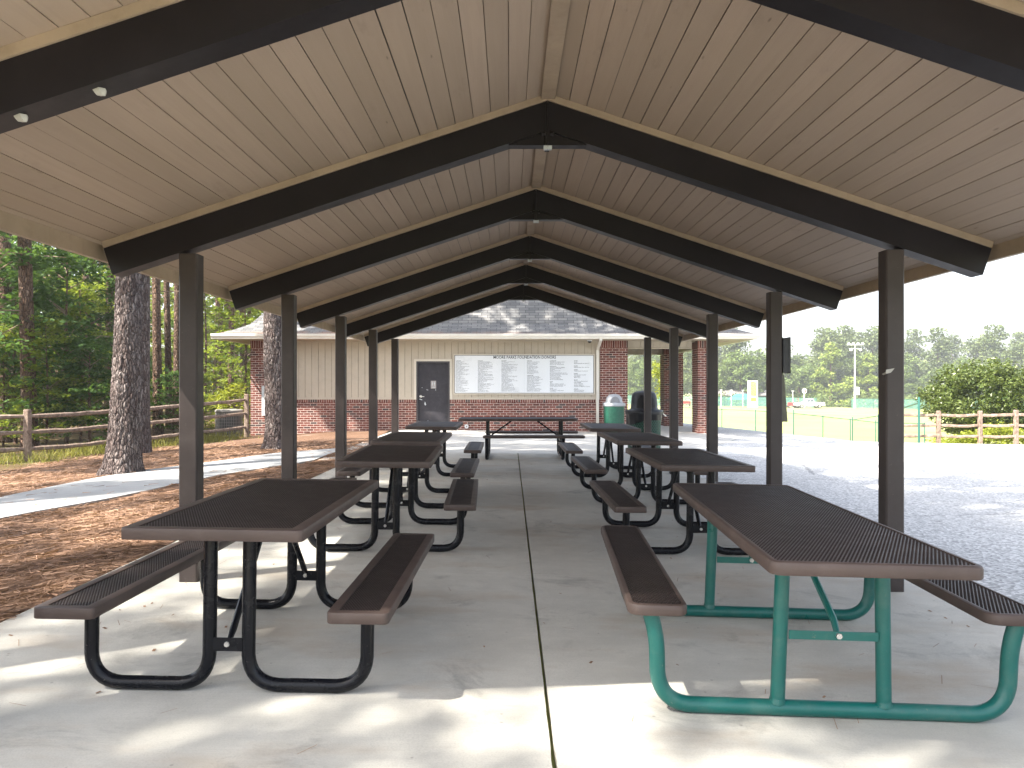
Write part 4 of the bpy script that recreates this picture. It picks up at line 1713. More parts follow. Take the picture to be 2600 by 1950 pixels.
for z, r0, am in ((0.62, 0.356, 0.012), (0.72, 0.366, 0.012), (0.80, 0.372, 0.010), (0.855, 0.374, 0.006), (0.875, 0.350, 0.004)):
    rings.append([((r0 + am * math.sin(5 * a + z * 9) + am * 0.7 * math.sin(11 * a)) * math.cos(a), (r0 + am * math.sin(5 * a + z * 9) + am * 0.7 * math.sin(11 * a)) * math.sin(a),
                   z - (0.16 * max(0, math.sin(a * 1.0 + 0.4)) * (1 if z < 0.7 else 0.0)) + (0.13 * max(0, math.cos(a + 0.9)) if z < 0.7 else 0.0)) for a in np.linspace(0, 2 * PI, 49)[:-1]])
mb.rings(rings, False, False)
mb.build('bag_edge', M['canblack'], can2, True)
mb = MB()
mb.lathe([(0.395, 0.835), (0.40, 0.845), (0.40, 0.90), (0.39, 0.925), (0.30, 0.945), (0.285, 0.965), (0.275, 1.10), (0.262, 1.22), (0.235, 1.285), (0.17, 1.32), (0.08, 1.335), (0.01, 1.338)], seg=40)
hood = mb.build('lid', M['lidblack'], can2, True, None, 50)
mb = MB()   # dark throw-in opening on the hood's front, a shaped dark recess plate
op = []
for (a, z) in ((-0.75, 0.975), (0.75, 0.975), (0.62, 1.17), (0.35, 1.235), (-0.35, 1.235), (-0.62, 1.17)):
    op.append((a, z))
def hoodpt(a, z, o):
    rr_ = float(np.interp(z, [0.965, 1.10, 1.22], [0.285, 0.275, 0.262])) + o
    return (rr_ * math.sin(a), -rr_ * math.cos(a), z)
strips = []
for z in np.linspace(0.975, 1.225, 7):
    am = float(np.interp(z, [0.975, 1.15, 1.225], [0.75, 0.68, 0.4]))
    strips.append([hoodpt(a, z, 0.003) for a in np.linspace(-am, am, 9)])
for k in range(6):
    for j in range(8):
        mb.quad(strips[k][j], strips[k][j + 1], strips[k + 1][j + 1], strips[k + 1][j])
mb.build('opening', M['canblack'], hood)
mb = MB()   # latch arm sticking out on the right
mb.bar((0.39, 0.0, 0.86), (0.47, 0.0, 0.79), 0.03, 0.02)
mb.build('latch', M['steel'], can2)


# ------------------------------------------------------------------ AC condenser behind the left fence
acp = Vector(((582 - U0) / F * 24.6, 24.6, 0))
acp.z = gz(acp.x, acp.y)
ac = thing('air_conditioner', 'round grey air conditioner condenser behind the rail fence', 'air conditioner', acp)
mb = MB()
mb.lathe([(0.40, 0.0), (0.42, 0.01), (0.42, 0.05), (0.36, 0.055)], seg=36)
mb.build('base', M['acgrey'], ac, True)
mb = MB()
mb.lathe([(0.37, 0.05), (0.37, 0.76)], seg=36)
mb.build('coil', M['acdark'], ac, True)
mb = MB()
for k in range(48):
    a = 2 * PI * k / 48
    mb.bar((0.405 * math.cos(a), 0.405 * math.sin(a), 0.05), (0.405 * math.cos(a), 0.405 * math.sin(a), 0.76), 0.010, 0.010, (1, 0, 0))
for z in (0.14, 0.24, 0.34, 0.44, 0.54, 0.64, 0.72):
    mb.rings([[((0.405 + o) * math.cos(a), (0.405 + o) * math.sin(a), z + dz) for o, dz in ((-0.004, -0.004), (0.006, -0.004), (0.006, 0.004), (-0.004, 0.004))] for a in np.linspace(0, 2 * PI, 37)], False, False)
mb.build('grille', M['acgrey'], ac)
mb = MB()
mb.lathe([(0.42, 0.75), (0.43, 0.76), (0.43, 0.81), (0.39, 0.835), (0.24, 0.845), (0.22, 0.83), (0.05, 0.835)], seg=36)
mb.build('cap', M['acgrey'], ac, True)


# ------------------------------------------------------------------ split rail fences
def rail_fence(name, posts, hgt, label, rails=3, pw=0.13, rnd=1, rail_w=0.085, rail_h=0.10):
    rg = random.Random(rnd)
    t = thing(name, label, 'fence', (posts[0][0], posts[0][1], 0))
    inv = Matrix.Translation((-posts[0][0], -posts[0][1], 0))
    P = [Vector((x, y, gz(x, y))) for x, y in posts]
    for p, h in zip(P, hgt):
        mb = MB()
        hw = pw / 2
        ring = lambda z, q: [(p.x + a * q, p.y + b * q, z) for a, b in ((-hw, -hw * 0.7), (-hw * 0.7, -hw), (hw * 0.7, -hw), (hw, -hw * 0.7), (hw, hw * 0.7), (hw * 0.7, hw), (-hw * 0.7, hw), (-hw, hw * 0.7))]
        mb.rings([ring(p.z - 0.1, 1.0), ring(p.z + h - 0.03, 0.96), ring(p.z + h, 0.80)])
        o = mb.build('post', M['rail'])
        o.parent = t
        o.matrix_parent_inverse = inv
    for k in range(len(P) - 1):
        a, b = P[k], P[k + 1]
        ha, hb = hgt[k], hgt[k + 1]
        for r in range(rails):
            fz = (0.24, 0.56, 0.87)[r]
            off = Vector((0, 0, 0))
            mb = MB()
            n_ = 9
            d = (b - a).normalized()
            sd = Vector((-d.y, d.x, 0)).normalized()
            rings = []
            tw = rg.uniform(-0.15, 0.15)
            for j in range(n_):
                tt = j / (n_ - 1)
                c = a.lerp(b, tt)
                c.z += (ha * (1 - tt) + hb * tt) * fz - 0.025 * math.sin(PI * tt) * rg.uniform(0.4, 1.2)
                c += sd * rg.uniform(-0.008, 0.008)
                tap = 0.62 if j in (0, n_ - 1) else rg.uniform(0.92, 1.05)
                w, hh = rail_w * tap / 2, rail_h * tap / 2
                ca, sa = math.cos(tw * tt), math.sin(tw * tt)
                sec = [(-w, -hh * 0.6), (0.2 * w, -hh), (w, -hh * 0.5), (w * 0.9, hh * 0.7), (-w * 0.1, hh), (-w, hh * 0.5)]
                rings.append([c + sd * (x_ * ca - z_ * sa) + Vector((0, 0, 1)) * (x_ * sa + z_ * ca) for x_, z_ in sec])
            mb.rings(rings)
            o = mb.build('rail', M['rail'])
            o.parent = t
            o.matrix_parent_inverse = inv
    return t


lf = [(-12.6, 14.2), (-10.18, 16.5), (-9.45, 18.85), (-8.70, 21.2), (-7.93, 23.55)]
rail_fence('rail_fence', lf, [1.1, 1.10, 1.15, 1.22, 1.30], 'weathered three rail wooden fence along the edge of the woods', rnd=4)
rfp = []
for (u, D) in ((2248, 22.2), (2383, 22.0), (2488.5, 21.75), (2579.6, 21.5), (2680, 21.2)):
    rfp.append(((u - U0) / F * D, D))
rf_ = rail_fence('rail_fence', rfp, [0.93, 0.93, 0.93, 0.95, 0.95], 'split rail wooden fence in front of the round glossy bush beside the lot', rnd=9, pw=0.11, rail_w=0.09, rail_h=0.085)


# ------------------------------------------------------------------ green chain-link fences
def chain_fence(name, pts, hgt, label, group=None, mat='chain', pr=0.028, bottom=True, extra=None):
    t = thing(name, label, 'fence', (pts[0][0], pts[0][1], 0), 0, group)
    inv = Matrix.Translation((-pts[0][0], -pts[0][1], 0))
    P = [Vector((x, y, gz(x, y) - 0.035)) for x, y in pts]

    def par(o):
        o.parent = t
        o.matrix_parent_inverse = inv
    for k, p in enumerate(P):
        hh = hgt + (extra[k] if extra else 0)
        mb = MB()
        mb.tube([p + Vector((0, 0, -0.1)), p + Vector((0, 0, hh)), p + Vector((0, 0, hh + 0.03))], [pr, pr, pr * 0.5], 8)
        par(mb.build('post', M['fencegreen'], None, True))
    mb = MB()
    for a, b in zip(P[:-1], P[1:]):
        mb.tube([a + Vector((0, 0, hgt - 0.03)), b + Vector((0, 0, hgt - 0.03))], pr * 0.75, 6)
    par(mb.build('top_rail', M['fencegreen'], None, True))
    if bottom:
        mb = MB()
        for a, b in zip(P[:-1], P[1:]):
            mb.tube([a + Vector((0, 0, 0.07)), b + Vector((0, 0, 0.07))], pr * 0.45, 6)
        par(mb.build('bottom_rail', M['fencegreen'], None, True))
    mb = MB()
    for a, b in zip(P[:-1], P[1:]):
        mb.quad(a + Vector((0, 0, 0.04)), b + Vector((0, 0, 0.04)), b + Vector((0, 0, hgt - 0.03)), a + Vector((0, 0, hgt - 0.03)))
    par(mb.build('chain_mesh', M[mat]))
    return t


def gline(pts, step):
    out = []
    for (a, b) in zip(pts[:-1], pts[1:]):
        n = max(1, round((Vector(b) - Vector(a)).length / step))
        out += [tuple(Vector(a).lerp(Vector(b), k / n)) for k in range(n)]
    return out + [pts[-1]]


chain_fence('chain_link_fence', [(9.5, 58), (11.8, 55), (13.0, 48), (13.5, 43), (14.5, 40), (16.0, 40), (17.4, 40), (18.7, 40), (21.2, 40)], 1.2, 'low green chain link fence curving along the near edge of the ball field', pr=0.03,
            extra=[0, 0, 0, 0, 0.12, 0, 0, 0.06, 0])
chain_fence('chain_link_fence', [(11.45, 21.9), (14.6, 31), (17.6, 40.2)], 1.2, 'green chain link fence running away downhill from the rail fence to the field', pr=0.032, extra=[0.1, 0.0, 0.1])
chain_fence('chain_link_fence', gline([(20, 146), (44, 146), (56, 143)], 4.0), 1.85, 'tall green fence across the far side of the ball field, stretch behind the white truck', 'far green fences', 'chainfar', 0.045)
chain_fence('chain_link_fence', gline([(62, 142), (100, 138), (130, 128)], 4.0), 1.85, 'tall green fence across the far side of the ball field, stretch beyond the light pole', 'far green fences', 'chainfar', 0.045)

# ------------------------------------------------------------------ foliage helpers
def leaf_quads(P, size, rng, up=0.6, ratio=0.5, aim=None):
    """kite-shaped leaves at the points P, one quad each"""
    n = len(P)
    nrm = rng.normal(size=(n, 3))
    nrm[:, 2] = np.abs(nrm[:, 2]) + up
    if aim is not None:
        nrm += aim
    nrm /= np.linalg.norm(nrm, axis=1)[:, None]
    t = rng.normal(size=(n, 3))
    t -= nrm * (t * nrm).sum(1)[:, None]
    t /= np.linalg.norm(t, axis=1)[:, None]
    b = np.cross(nrm, t)
    s = size * rng.uniform(0.65, 1.35, size=(n, 1))
    droop = nrm * s * 0.12
    V = np.empty((n, 4, 3), np.float32)
    V[:, 0] = P - t * s
    V[:, 1] = P - b * s * ratio + t * s * 0.1 + droop
    V[:, 2] = P + t * s
    V[:, 3] = P + b * s * ratio + t * s * 0.1 + droop
    Q = np.arange(n * 4).reshape(n, 4)
    return V.reshape(-1, 3), Q


def clumped(centers, radii, per, rng, flat=0.6):
    """points gathered on the outer half of many small clumps"""
    c = np.repeat(np.asarray(centers), per, axis=0)
    r = np.repeat(np.asarray(radii), per)[:, None]
    d = rng.normal(size=(len(c), 3))
    d /= np.linalg.norm(d, axis=1)[:, None]
    d *= rng.uniform(0.25, 1.0, size=(len(c), 1)) ** 0.5
    d[:, 2] *= flat
    return c + d * r


def trunk_obj(parent, base, top, r0, r1, mat, seg=14, n=10, wob=0.03, seed=0, name='trunk', flare=0.25):
    rg = random.Random(seed)
    mb = MB()
    base, top = Vector(base), Vector(top)
    L = (top - base).length
    rings = []
    ph = rg.uniform(0, 6)
    for k in range(n + 1):
        t = k / n
        c = base.lerp(top, t) + Vector((math.sin(t * 5 + ph), math.cos(t * 4 + ph), 0)) * wob * L * 0.1 * t
        r = r0 + (r1 - r0) * t + flare * r0 * math.exp(-t * L / 0.5)
        rings.append([c + Vector((math.cos(a) * r * (1 + 0.05 * math.sin(3 * a + ph) + rg.uniform(-.02, .02)), math.sin(a) * r * (1 + 0.05 * math.sin(2 * a + ph)), 0)) for a in np.linspace(0, 2 * PI, seg + 1)[:-1]])
    mb.rings(rings)
    return mb.build(name, mat, parent, True, None, 80)


# ------------------------------------------------------------------ the two big pines beside the path: modelled bark
def bark_trunk(parent, base, top, r0, r1, seed, seg=150, n=240):
    base, top = Vector(base), Vector(top)
    L = (top - base).length
    off = Vector((seed * 3.7, seed * 1.9, 0))
    V = np.zeros((n + 1, seg, 3), np.float32)
    for k in range(n + 1):
        t = k / n
        h = t * L
        c = base.lerp(top, t)
        c.x += 0.05 * math.sin(h * 0.8 + seed)
        rb = r0 + (r1 - r0) * min(1, t * 1.0) + 0.30 * r0 * math.exp(-h / 0.22)
        for j in range(seg):
            a = 2 * PI * j / seg
            ca, sa = math.cos(a), math.sin(a)
            root = 0.35 * r0 * math.exp(-h / 0.16) * max(0, math.sin(a * 5 + seed)) 
            p = Vector((ca * rb * 15, sa * rb * 15, h * 5.0)) + off
            p += noise.noise_vector(p * 0.55) * 0.5
            dd = noise.voronoi(p)[0]
            e = min(0.34, dd[1] - dd[0]) / 0.34
            pl = (1 - (1 - e) ** 2) * 0.017 + 0.012 * noise.noise(p * 1.9) + 0.03 * noise.noise(Vector((ca * 1.4, sa * 1.4, h * 0.6)) + off)
            r = rb + root + pl - 0.012
            V[k, j] = (c.x + ca * r, c.y + sa * r, c.z + 0)
    idx = np.arange((n + 1) * seg).reshape(n + 1, seg)
    Q = np.stack([idx[:-1], np.roll(idx[:-1], -1, 1), np.roll(idx[1:], -1, 1), idx[1:]], -1).reshape(-1, 4)
    return np_mesh('trunk', V.reshape(-1, 3), Q, M['bark'], parent, True)


def pine_crown(parent, c, rx, rz, n_limb, per, size, seed, mat='needle', limb_r=0.05):
    rng = np.random.default_rng(seed)
    cs_, rs_ = [], []
    mb = MB()
    for k in range(n_limb):
        a = rng.uniform(0, 2 * PI)
        z = rng.uniform(-1, 1)
        rr_ = rx * math.sqrt(max(0.05, 1 - z * z * 0.8)) * rng.uniform(0.55, 1.0)
        e = Vector((c[0] + rr_ * math.cos(a), c[1] + rr_ * math.sin(a), c[2] + z * rz + 0.15 * rr_))
        s = Vector((c[0], c[1], c[2] + z * rz * 0.9 - 0.1 * rr_))
        mid = s.lerp(e, 0.55) + Vector((0, 0, -0.12 * rr_))
        mb.tube([s, mid, e], [limb_r, limb_r * 0.6, limb_r * 0.2], 5)
        for tt in (0.55, 0.8, 1.0):
            q = s.lerp(e, tt)
            cs_.append(tuple(q))
            rs_.append(rng.uniform(0.35, 0.75) * rx * 0.26)
    mb.build('limb', M['bark2'], parent, True)
    P = clumped(cs_, rs_, per, rng, 0.55)
    V, Q = leaf_quads(P, size, rng, 0.5, 0.28)
    return np_mesh('crown', V, Q, M[mat], parent)


b1 = G(303, 1203)
T1 = thing('pine_tree', 'big rough barked pine standing beside the concrete path', 'tree', b1)
t1top = at(334, 700, b1.y) - b1
dirv = t1top * (9.0 / t1top.z)
bark_trunk(T1, (0, 0, -0.03), tuple(t1top * (4.6 / t1top.z)), 0.262, 0.195, 1)
trunk_obj(T1, tuple(t1top * (4.55 / t1top.z)), (dirv.x * 1.4, dirv.y * 1.4, 21), 0.19, 0.07, M['bark2'], name='upper_trunk', flare=0.0)
pine_crown(T1, (dirv.x * 1.3, dirv.y * 1.3, 16.5), 3.6, 4.5, 34, 34, 0.24, 21)
b1b = G(352, 1153)
T1b = thing('pine_tree', 'pine trunk half hidden behind the big pine by the path', 'tree', b1b)
trunk_obj(T1b, (0, 0, -0.05), (0.25, 0, 20), 0.245, 0.08, M['bark'], 20, 26, 0.02, 5)
pine_crown(T1b, (-0.6, 0.3, 17.5), 4.6, 4.6, 44, 34, 0.26, 22)
b2 = G(700, 1139)
T2 = thing('pine_tree', 'rough barked pine close to the left corner of the building', 'tree', b2)
bark_trunk(T2, (0, 0, -0.03), (0.03, 0, 4.6), 0.262, 0.225, 2)
trunk_obj(T2, (0.03, 0, 4.55), (0.1, 0.2, 21), 0.225, 0.08, M['bark2'], name='upper_trunk', flare=0.0)
pine_crown(T2, (-0.4, 0.1, 17), 4.6, 4.6, 44, 34, 0.26, 23)

# ------------------------------------------------------------------ woods on the left
pines = [  # u, D, trunk radius, label
    (76, 19.8, 0.18, 'stout pine trunk at the fence post, its left side lit'),
    (14, 22.5, 0.23, 'dark shaded pine trunk at the very left of the woods'),
    (402, 25.5, 0.15, 'lit pine trunk between the big pine and the nearest shelter post'),
    (275, 31, 0.165, 'pale lit pine trunk just left of the big pine, high in the gap'),
    (312, 36, 0.15, None), (430, 29, 0.13, 'slim dark pine trunk in the gap behind the middle of the rails'), (449, 31, 0.14, 'slim lit pine trunk in the gap behind the middle of the rails'), (474, 29, 0.19, 'shaded pine trunk against the nearest left shelter post'),
    (215, 33, 0.16, None), (118, 38, 0.17, None), (150, 30, 0.15, None), (40, 36, 0.18, None), (246, 42, 0.16, None), (365, 44, 0.18, None),
    (556, 41, 0.16, None), (572, 46, 0.20, None), (585, 36, 0.15, None), (600, 52, 0.19, None), (618, 40, 0.15, None), (630, 47, 0.14, None), (545, 50, 0.15, None), (500, 45, 0.16, None),
]
proto_p = {}
for i, (u, D, r, lab) in enumerate(pines):
    x = (u - U0) / F * D
    p = Vector((x, D, gz(x, D) - 0.03))
    t = thing('pine_tree', lab or 'slim pine trunk deep in the woods behind the rail fence', 'tree', p, random.uniform(0, 6), 'pine trunks in the woods')
    key = i % 4
    if i < 4 or lab:
        trunk_obj(t, (0, 0, -0.1), (random.uniform(-.5, .5), random.uniform(-.3, .3), 19), r, r * 0.35, M['bark2'], 16, 22, 0.03, i)
    else:
        o = proto_p[('t', key)].copy()
        COL.objects.link(o)
        o.parent = t
        s = r / proto_p[('r', key)]
        t.scale = (s, s, random.uniform(0.92, 1.1))
    if key not in proto_p:
        proto_p[key] = 1
        proto_p[('t', key)] = [c for c in t.children if c.name.startswith('trunk')][0]
        proto_p[('r', key)] = r
        proto_p[('c', key)] = pine_crown(t, (0.1, 0, 15.5), 2.9, 4.2, 26, 26, 0.25, 40 + key)
        proto_p[('l', key)] = [c for c in t.children if c.name.startswith('limb')][0]
        # dead lower stubs
        mb = MB()
        for q in range(7):
            a, z = random.uniform(0, 6.28), random.uniform(3.5, 9)
            L_ = random.uniform(0.5, 1.5)
            mb.tube([(r * 0.6 * math.cos(a), r * 0.6 * math.sin(a), z), (L_ * math.cos(a), L_ * math.sin(a), z + random.uniform(-.1, .3))], [0.022, 0.008], 5)
        proto_p[('s', key)] = mb.build('dead_limb', M['twig'], t)
    else:
        for kk in ('c', 'l', 's'):
            o = proto_p[(kk, key)].copy()
            COL.objects.link(o)
            o.parent = t


def understory(seed, h, w, n_spray, per, leaf, mat, label=None):
    """broad-leaved young tree: layered sprays of leaves on thin drooping branches"""
    rng = np.random.default_rng(seed)
    t = empty('understory_tree')
    cs_, rs_ = [], []
    mb = MB()
    mb.tube([(0, 0, -0.1), (0.05, 0.02, h * 0.5), (-0.05, 0.0, h * 0.95)], [0.06, 0.045, 0.012], 7)
    mb2 = MB()
    for k in range(n_spray):
        z = h * rng.uniform(0.10, 1.0)
        rr_ = w * (1.05 - 0.75 * (z / h) ** 1.6) * rng.uniform(0.35, 1.0)
        a = rng.uniform(0, 2 * PI)
        e = np.array((rr_ * math.cos(a), rr_ * math.sin(a), z))
        cs_.append(e)
        rs_.append(rng.uniform(0.30, 0.72))
        if k % 3 == 0:
            mb2.tube([(0, 0, max(0.2, z - 0.35 * rr_)), tuple(e * np.array((0.6, 0.6, 1)) + np.array((0, 0, 0.05))), tuple(e)], [0.018, 0.011, 0.004], 5)
    mb.build('trunk', M['bark2'], t, True)
    mb2.build('branch', M['twig'], t)
    P = clumped(cs_, rs_, per, rng, 0.27)
    V, Q = leaf_quads(P, leaf, rng, 1.3, 0.6)
    np_mesh('crown', V, Q, M[mat], t)
    return t


US = [understory(101, 5.6, 2.1, 88, 52, 0.078, 'leafA'), understory(102, 4.2, 1.8, 76, 50, 0.075, 'leafA'), understory(103, 6.5, 2.3, 96, 46, 0.090, 'leafB')]
us_spots = [  # u, D, kind, scale, label
    (40, 21.8, 0, 0.95, 'dark leafy young tree behind the fence post'),
    (170, 21.5, 0, 0.95, 'bushy broad leaved tree behind the fence left of the big pine'),
    (228, 20.4, 1, 0.66, 'low leafy sapling just left of the big pine'),
    (118, 20.0, 2, 0.52, 'sunlit pale green sapling behind the rails right of the fence post'), (8, 20.6, 2, 0.50, 'sunlit pale green sapling at the very left of the fence'), (205, 22.8, 2, 0.72, 'sunlit leafy sapling in the gap left of the big pine'),
    (-40, 19.5, 0, 1.15, 'leafy tree at the left edge of the woods'),
    (20, 24.5, 1, 1.5, None), (130, 26, 0, 1.35, None), (225, 27, 0, 1.2, None), (352, 30, 1, 0.6, 'leafy tree directly behind the big pine trunk'),
    (440, 25.5, 1, 0.5, 'low shrubby tree behind the rails left of the nearest post'), (470, 44, 0, 1.0, None),
    (350, 47, 2, 1.1, None), (440, 50, 2, 1.0, None), (270, 42, 2, 1.2, None), (90, 34, 2, 1.2, None), (190, 45, 2, 1.2, None), (0, 40, 2, 1.3, None),
    (560, 44, 2, 0.9, None), (622, 31, 2, 0.95, 'bright leafy tree beside the left corner of the building'), (520, 38, 2, 1.2, None), (590, 55, 2, 1.5, None), (500, 58, 2, 1.5, None), (640, 62, 2, 1.7, None), (670, 46, 2, 1.2, None),
    (380, 56, 2, 1.5, None), (300, 60, 2, 1.6, None), (220, 62, 2, 1.6, None), (130, 58, 2, 1.5, None), (50, 60, 2, 1.7, None), (-30, 55, 2, 1.6, None),
]
used = {}
for (u, D, k, s, lab) in us_spots:
    x = (u - U0) / F * D
    t = US[k] if k not in used else copy_tree(US[k])
    used[k] = 1
    t.location = (x, D, gz(x, D) - 0.05)
    t.rotation_euler = (0, 0, random.uniform(0, 6))
    t.scale = (s, s, s)
    tag(t, lab or ('dark leafy young tree within the woods behind the rail fence' if k < 2 else 'sunlit yellow green young tree deep in the woods behind the fence'), 'tree', 'young broad leaved trees in the woods')

# yellow-green shrub behind the condenser
sh_ = G(588, 1090)
rng = np.random.default_rng(77)
yb = thing('shrub', 'bright yellow green shrub behind the air conditioner', 'shrub', ((590 - U0) / F * 26.3, 26.3, gz(-9.4, 26.3)))
cs_ = np.stack([rng.normal(0, 0.75, 80), rng.normal(0, 0.5, 80), rng.uniform(0.1, 1.0, 80)], 1)
cs_[:, 2] *= np.clip(1.75 - np.abs(cs_[:, 0]) * 0.5, 0.3, 2)
P = clumped(cs_, rng.uniform(0.2, 0.42, 80), 34, rng, 0.6)
V, Q = leaf_quads(P, 0.06, rng, 0.9, 0.5)
np_mesh('foliage', V, Q, M['leafC'], yb)
mb = MB()
for k in range(9):
    a = k * 0.7
    mb.tube([(0.05 * math.cos(a), 0.05 * math.sin(a), 0), (0.5 * math.cos(a), 0.4 * math.sin(a), 1.1)], [0.018, 0.006], 5)
mb.build('stem', M['twig'], yb)

# the wood far behind: one mass
rng = np.random.default_rng(88)
cs_ = []
for k in range(520):
    u = rng.uniform(-160, 760)
    D = rng.uniform(64, 105)
    cs_.append(((u - U0) / F * D, D, rng.uniform(-0.5, 26)))
P = clumped(cs_, rng.uniform(1.2, 3.0, len(cs_)), 40, rng, 0.7)
V, Q = leaf_quads(P, 0.36, rng, 0.7, 0.5)
o = np_mesh('distant_woods', V, Q, M['leafB'])
tag(o, 'hazy green mass of woods far behind the trunks', 'woods', None, 'stuff')

# grass and weeds under the left fence
rng = np.random.default_rng(5)
n = 5200
tt = rng.uniform(0, 1, n)
lfp = np.array(lf)
seg_ = np.clip((tt * (len(lf) - 1)).astype(int), 0, len(lf) - 2)
fr = tt * (len(lf) - 1) - seg_
bx_ = lfp[seg_] * (1 - fr)[:, None] + lfp[seg_ + 1] * fr[:, None]
offs = rng.normal(0.0, 0.45, n)
bx_ = bx_ + np.stack([offs * 0.95 - 0.12, -offs * 0.3], 1)
keep = (np.sin(bx_[:, 1] * 2.1) + np.sin(bx_[:, 1] * 5.3 + 1) + rng.normal(0, 0.8, n)) > -0.6 - 0.0
bx_ = bx_[keep]
n = len(bx_)
zz = np.array([gz(a, b) for a, b in bx_])
h_ = rng.uniform(0.08, 0.30, n) * np.clip(1.3 - np.abs(offs[keep]), 0.3, 1.2)
lean = rng.normal(0, 0.09, (n, 2))
wd = rng.uniform(0.006, 0.012, n)
an = rng.uniform(0, PI, n)
V = np.zeros((n, 4, 3), np.float32)
for j, (sx, hh) in enumerate(((-1, 0), (1, 0), (0.25, 1), (-0.25, 1))):
    V[:, j, 0] = bx_[:, 0] + sx * wd * np.cos(an) + lean[:, 0] * hh
    V[:, j, 1] = bx_[:, 1] + sx * wd * np.sin(an) + lean[:, 1] * hh
    V[:, j, 2] = zz - 0.03 + h_ * hh
o = np_mesh('weedy_grass', V.reshape(-1, 3), np.arange(n * 4).reshape(n, 4), M['grassblade'])
tag(o, 'dry weedy grass growing along the foot of the rail fence', 'grass', None, 'stuff')

# loose pine needles lying on the straw bed
rng = np.random.default_rng(6)
n = 42000
yy = 4.0 + (rng.uniform(0, 1, n) ** 1.7) * 16
xx = -2.93 - rng.uniform(0, 1, n) ** 1.15 * 6.6
zz = np.array([straw_z(a, b) for a, b in zip(xx, yy)])
an = rng.normal(0.5, 0.9, n)
L_ = rng.uniform(0.04, 0.10, n)
wd = 0.0016 + 0.00018 * yy
tilt = np.abs(rng.normal(0, 0.18, n))
V = np.zeros((n, 4, 3), np.float32)
for j, (l, s) in enumerate(((-1, -1), (1, -1), (1, 1), (-1, 1))):
    V[:, j, 0] = xx + l * L_ * np.cos(an) - s * wd * np.sin(an)
    V[:, j, 1] = yy + l * L_ * np.sin(an) + s * wd * np.cos(an)
    V[:, j, 2] = zz + 0.006 + L_ * (1 + l) * tilt * 0.5 + rng.uniform(0, 0.012, n)
# keep them off the path except a few strays
ax = np.array([p[0] for p in A]); ay = np.array([p[1] for p in A]); bxx = np.array([p[0] for p in B]); byy = np.array([p[1] for p in B])
xr_ = np.interp(yy, ay, ax); xl2 = np.interp(yy, byy, bxx)
on = (xx < xr_) & (xx > xl2)
keep = ~on | (rng.uniform(0, 1, n) < 0.02)
V[on] += np.array([0, 0, 0.03], np.float32)
V = V[keep]
o = np_mesh('pine_straw', V.reshape(-1, 3), np.arange(len(V) * 4).reshape(-1, 4), M['strawblade'])
tag(o, 'loose fallen pine needles covering the bed beside the shelter', 'pine straw', None, 'stuff')

# scattered needles and crumbs of leaf blown onto the slab and the path
rng = np.random.default_rng(16)
n = 480
xx = np.concatenate([-2.85 + np.abs(rng.normal(0, 0.5, n // 2)), rng.uniform(-2.8, 2.95, n - n // 2)])
yy = rng.uniform(2.6, 16, n)
zz = np.array([gz(a, b) for a, b in zip(xx, yy)]) + 0.014
an = rng.uniform(0, PI, n)
L_ = np.where(rng.uniform(0, 1, n) < 0.7, rng.uniform(0.02, 0.06, n), rng.uniform(0.006, 0.014, n))
wd = np.where(L_ > 0.016, 0.0013, L_ * 0.6)
V = np.zeros((n, 4, 3), np.float32)
for j, (l, q) in enumerate(((-1, -1), (1, -1), (1, 1), (-1, 1))):
    V[:, j, 0] = xx + l * L_ * np.cos(an) - q * wd * np.sin(an)
    V[:, j, 1] = yy + l * L_ * np.sin(an) + q * wd * np.cos(an)
    V[:, j, 2] = zz + (1 + l) * 0.002
o = np_mesh('leaf_litter', V.reshape(-1, 3), np.arange(n * 4).reshape(n, 4), M['strawblade'])
tag(o, 'scattered needles and leaf crumbs blown onto the concrete slab', 'litter', None, 'stuff')

# unseen pines beside and behind the viewer, added to shape the dappled shade
shade = [(-7.5, 3.5, 4.0, 18), (-11.8, 0.4, 3.9, 17), (-12.5, 6.0, 3.8, 15.5), (-9.0, -8.2, 4.3, 17), (-13.5, 11, 4.0, 16), (-4.6, -6.5, 3.8, 16), (-18.4, -6.4, 3.6, 16), (-17.0, 2.5, 3.4, 17), (-18.5, 8.5, 3.8, 17), (-12.6, -3.2, 3.3, 15), (-9.0, -4.3, 2.5, 17), (-8.0, -3.6, 2.3, 15.5), (-12.0, -7.2, 2.0, 19), (-15.6, -0.6, 3.0, 15.5), (-7.2, -0.5, 3.4, 20), (-5.4, 2.0, 3.0, 21), (-4.8, -3.2, 3.0, 20), (-12.4, -4.4, 1.9, 16), (-7.7, -3.3, 1.7, 14.5)]
shade_crowns = None
for i, (x, y, rx, z) in enumerate(shade):
    t = thing('pine_tree', 'unseen tall pine left of the shelter, placed to shade it', 'tree', (x, y, gz(x, y) - 0.03), i * 1.1, 'pines beside the shelter')
    if i == 0:
        sh_tr = trunk_obj(t, (0, 0, -0.1), (0.2, 0.1, 20), 0.24, 0.08, M['bark2'], 14, 20, 0.03, 60)
        sh_cr = pine_crown(t, (0.1, 0, z), rx, 4.2, 34, 24, 0.22, 70)
        sh_li = [c for c in t.children if c.name.startswith('limb')][0]
    else:
        for q in (sh_tr, sh_cr, sh_li):
            o = q.copy()
            COL.objects.link(o)
            o.parent = t
        t.scale = (rx / 3.8, rx / 3.8, z / 15.0)

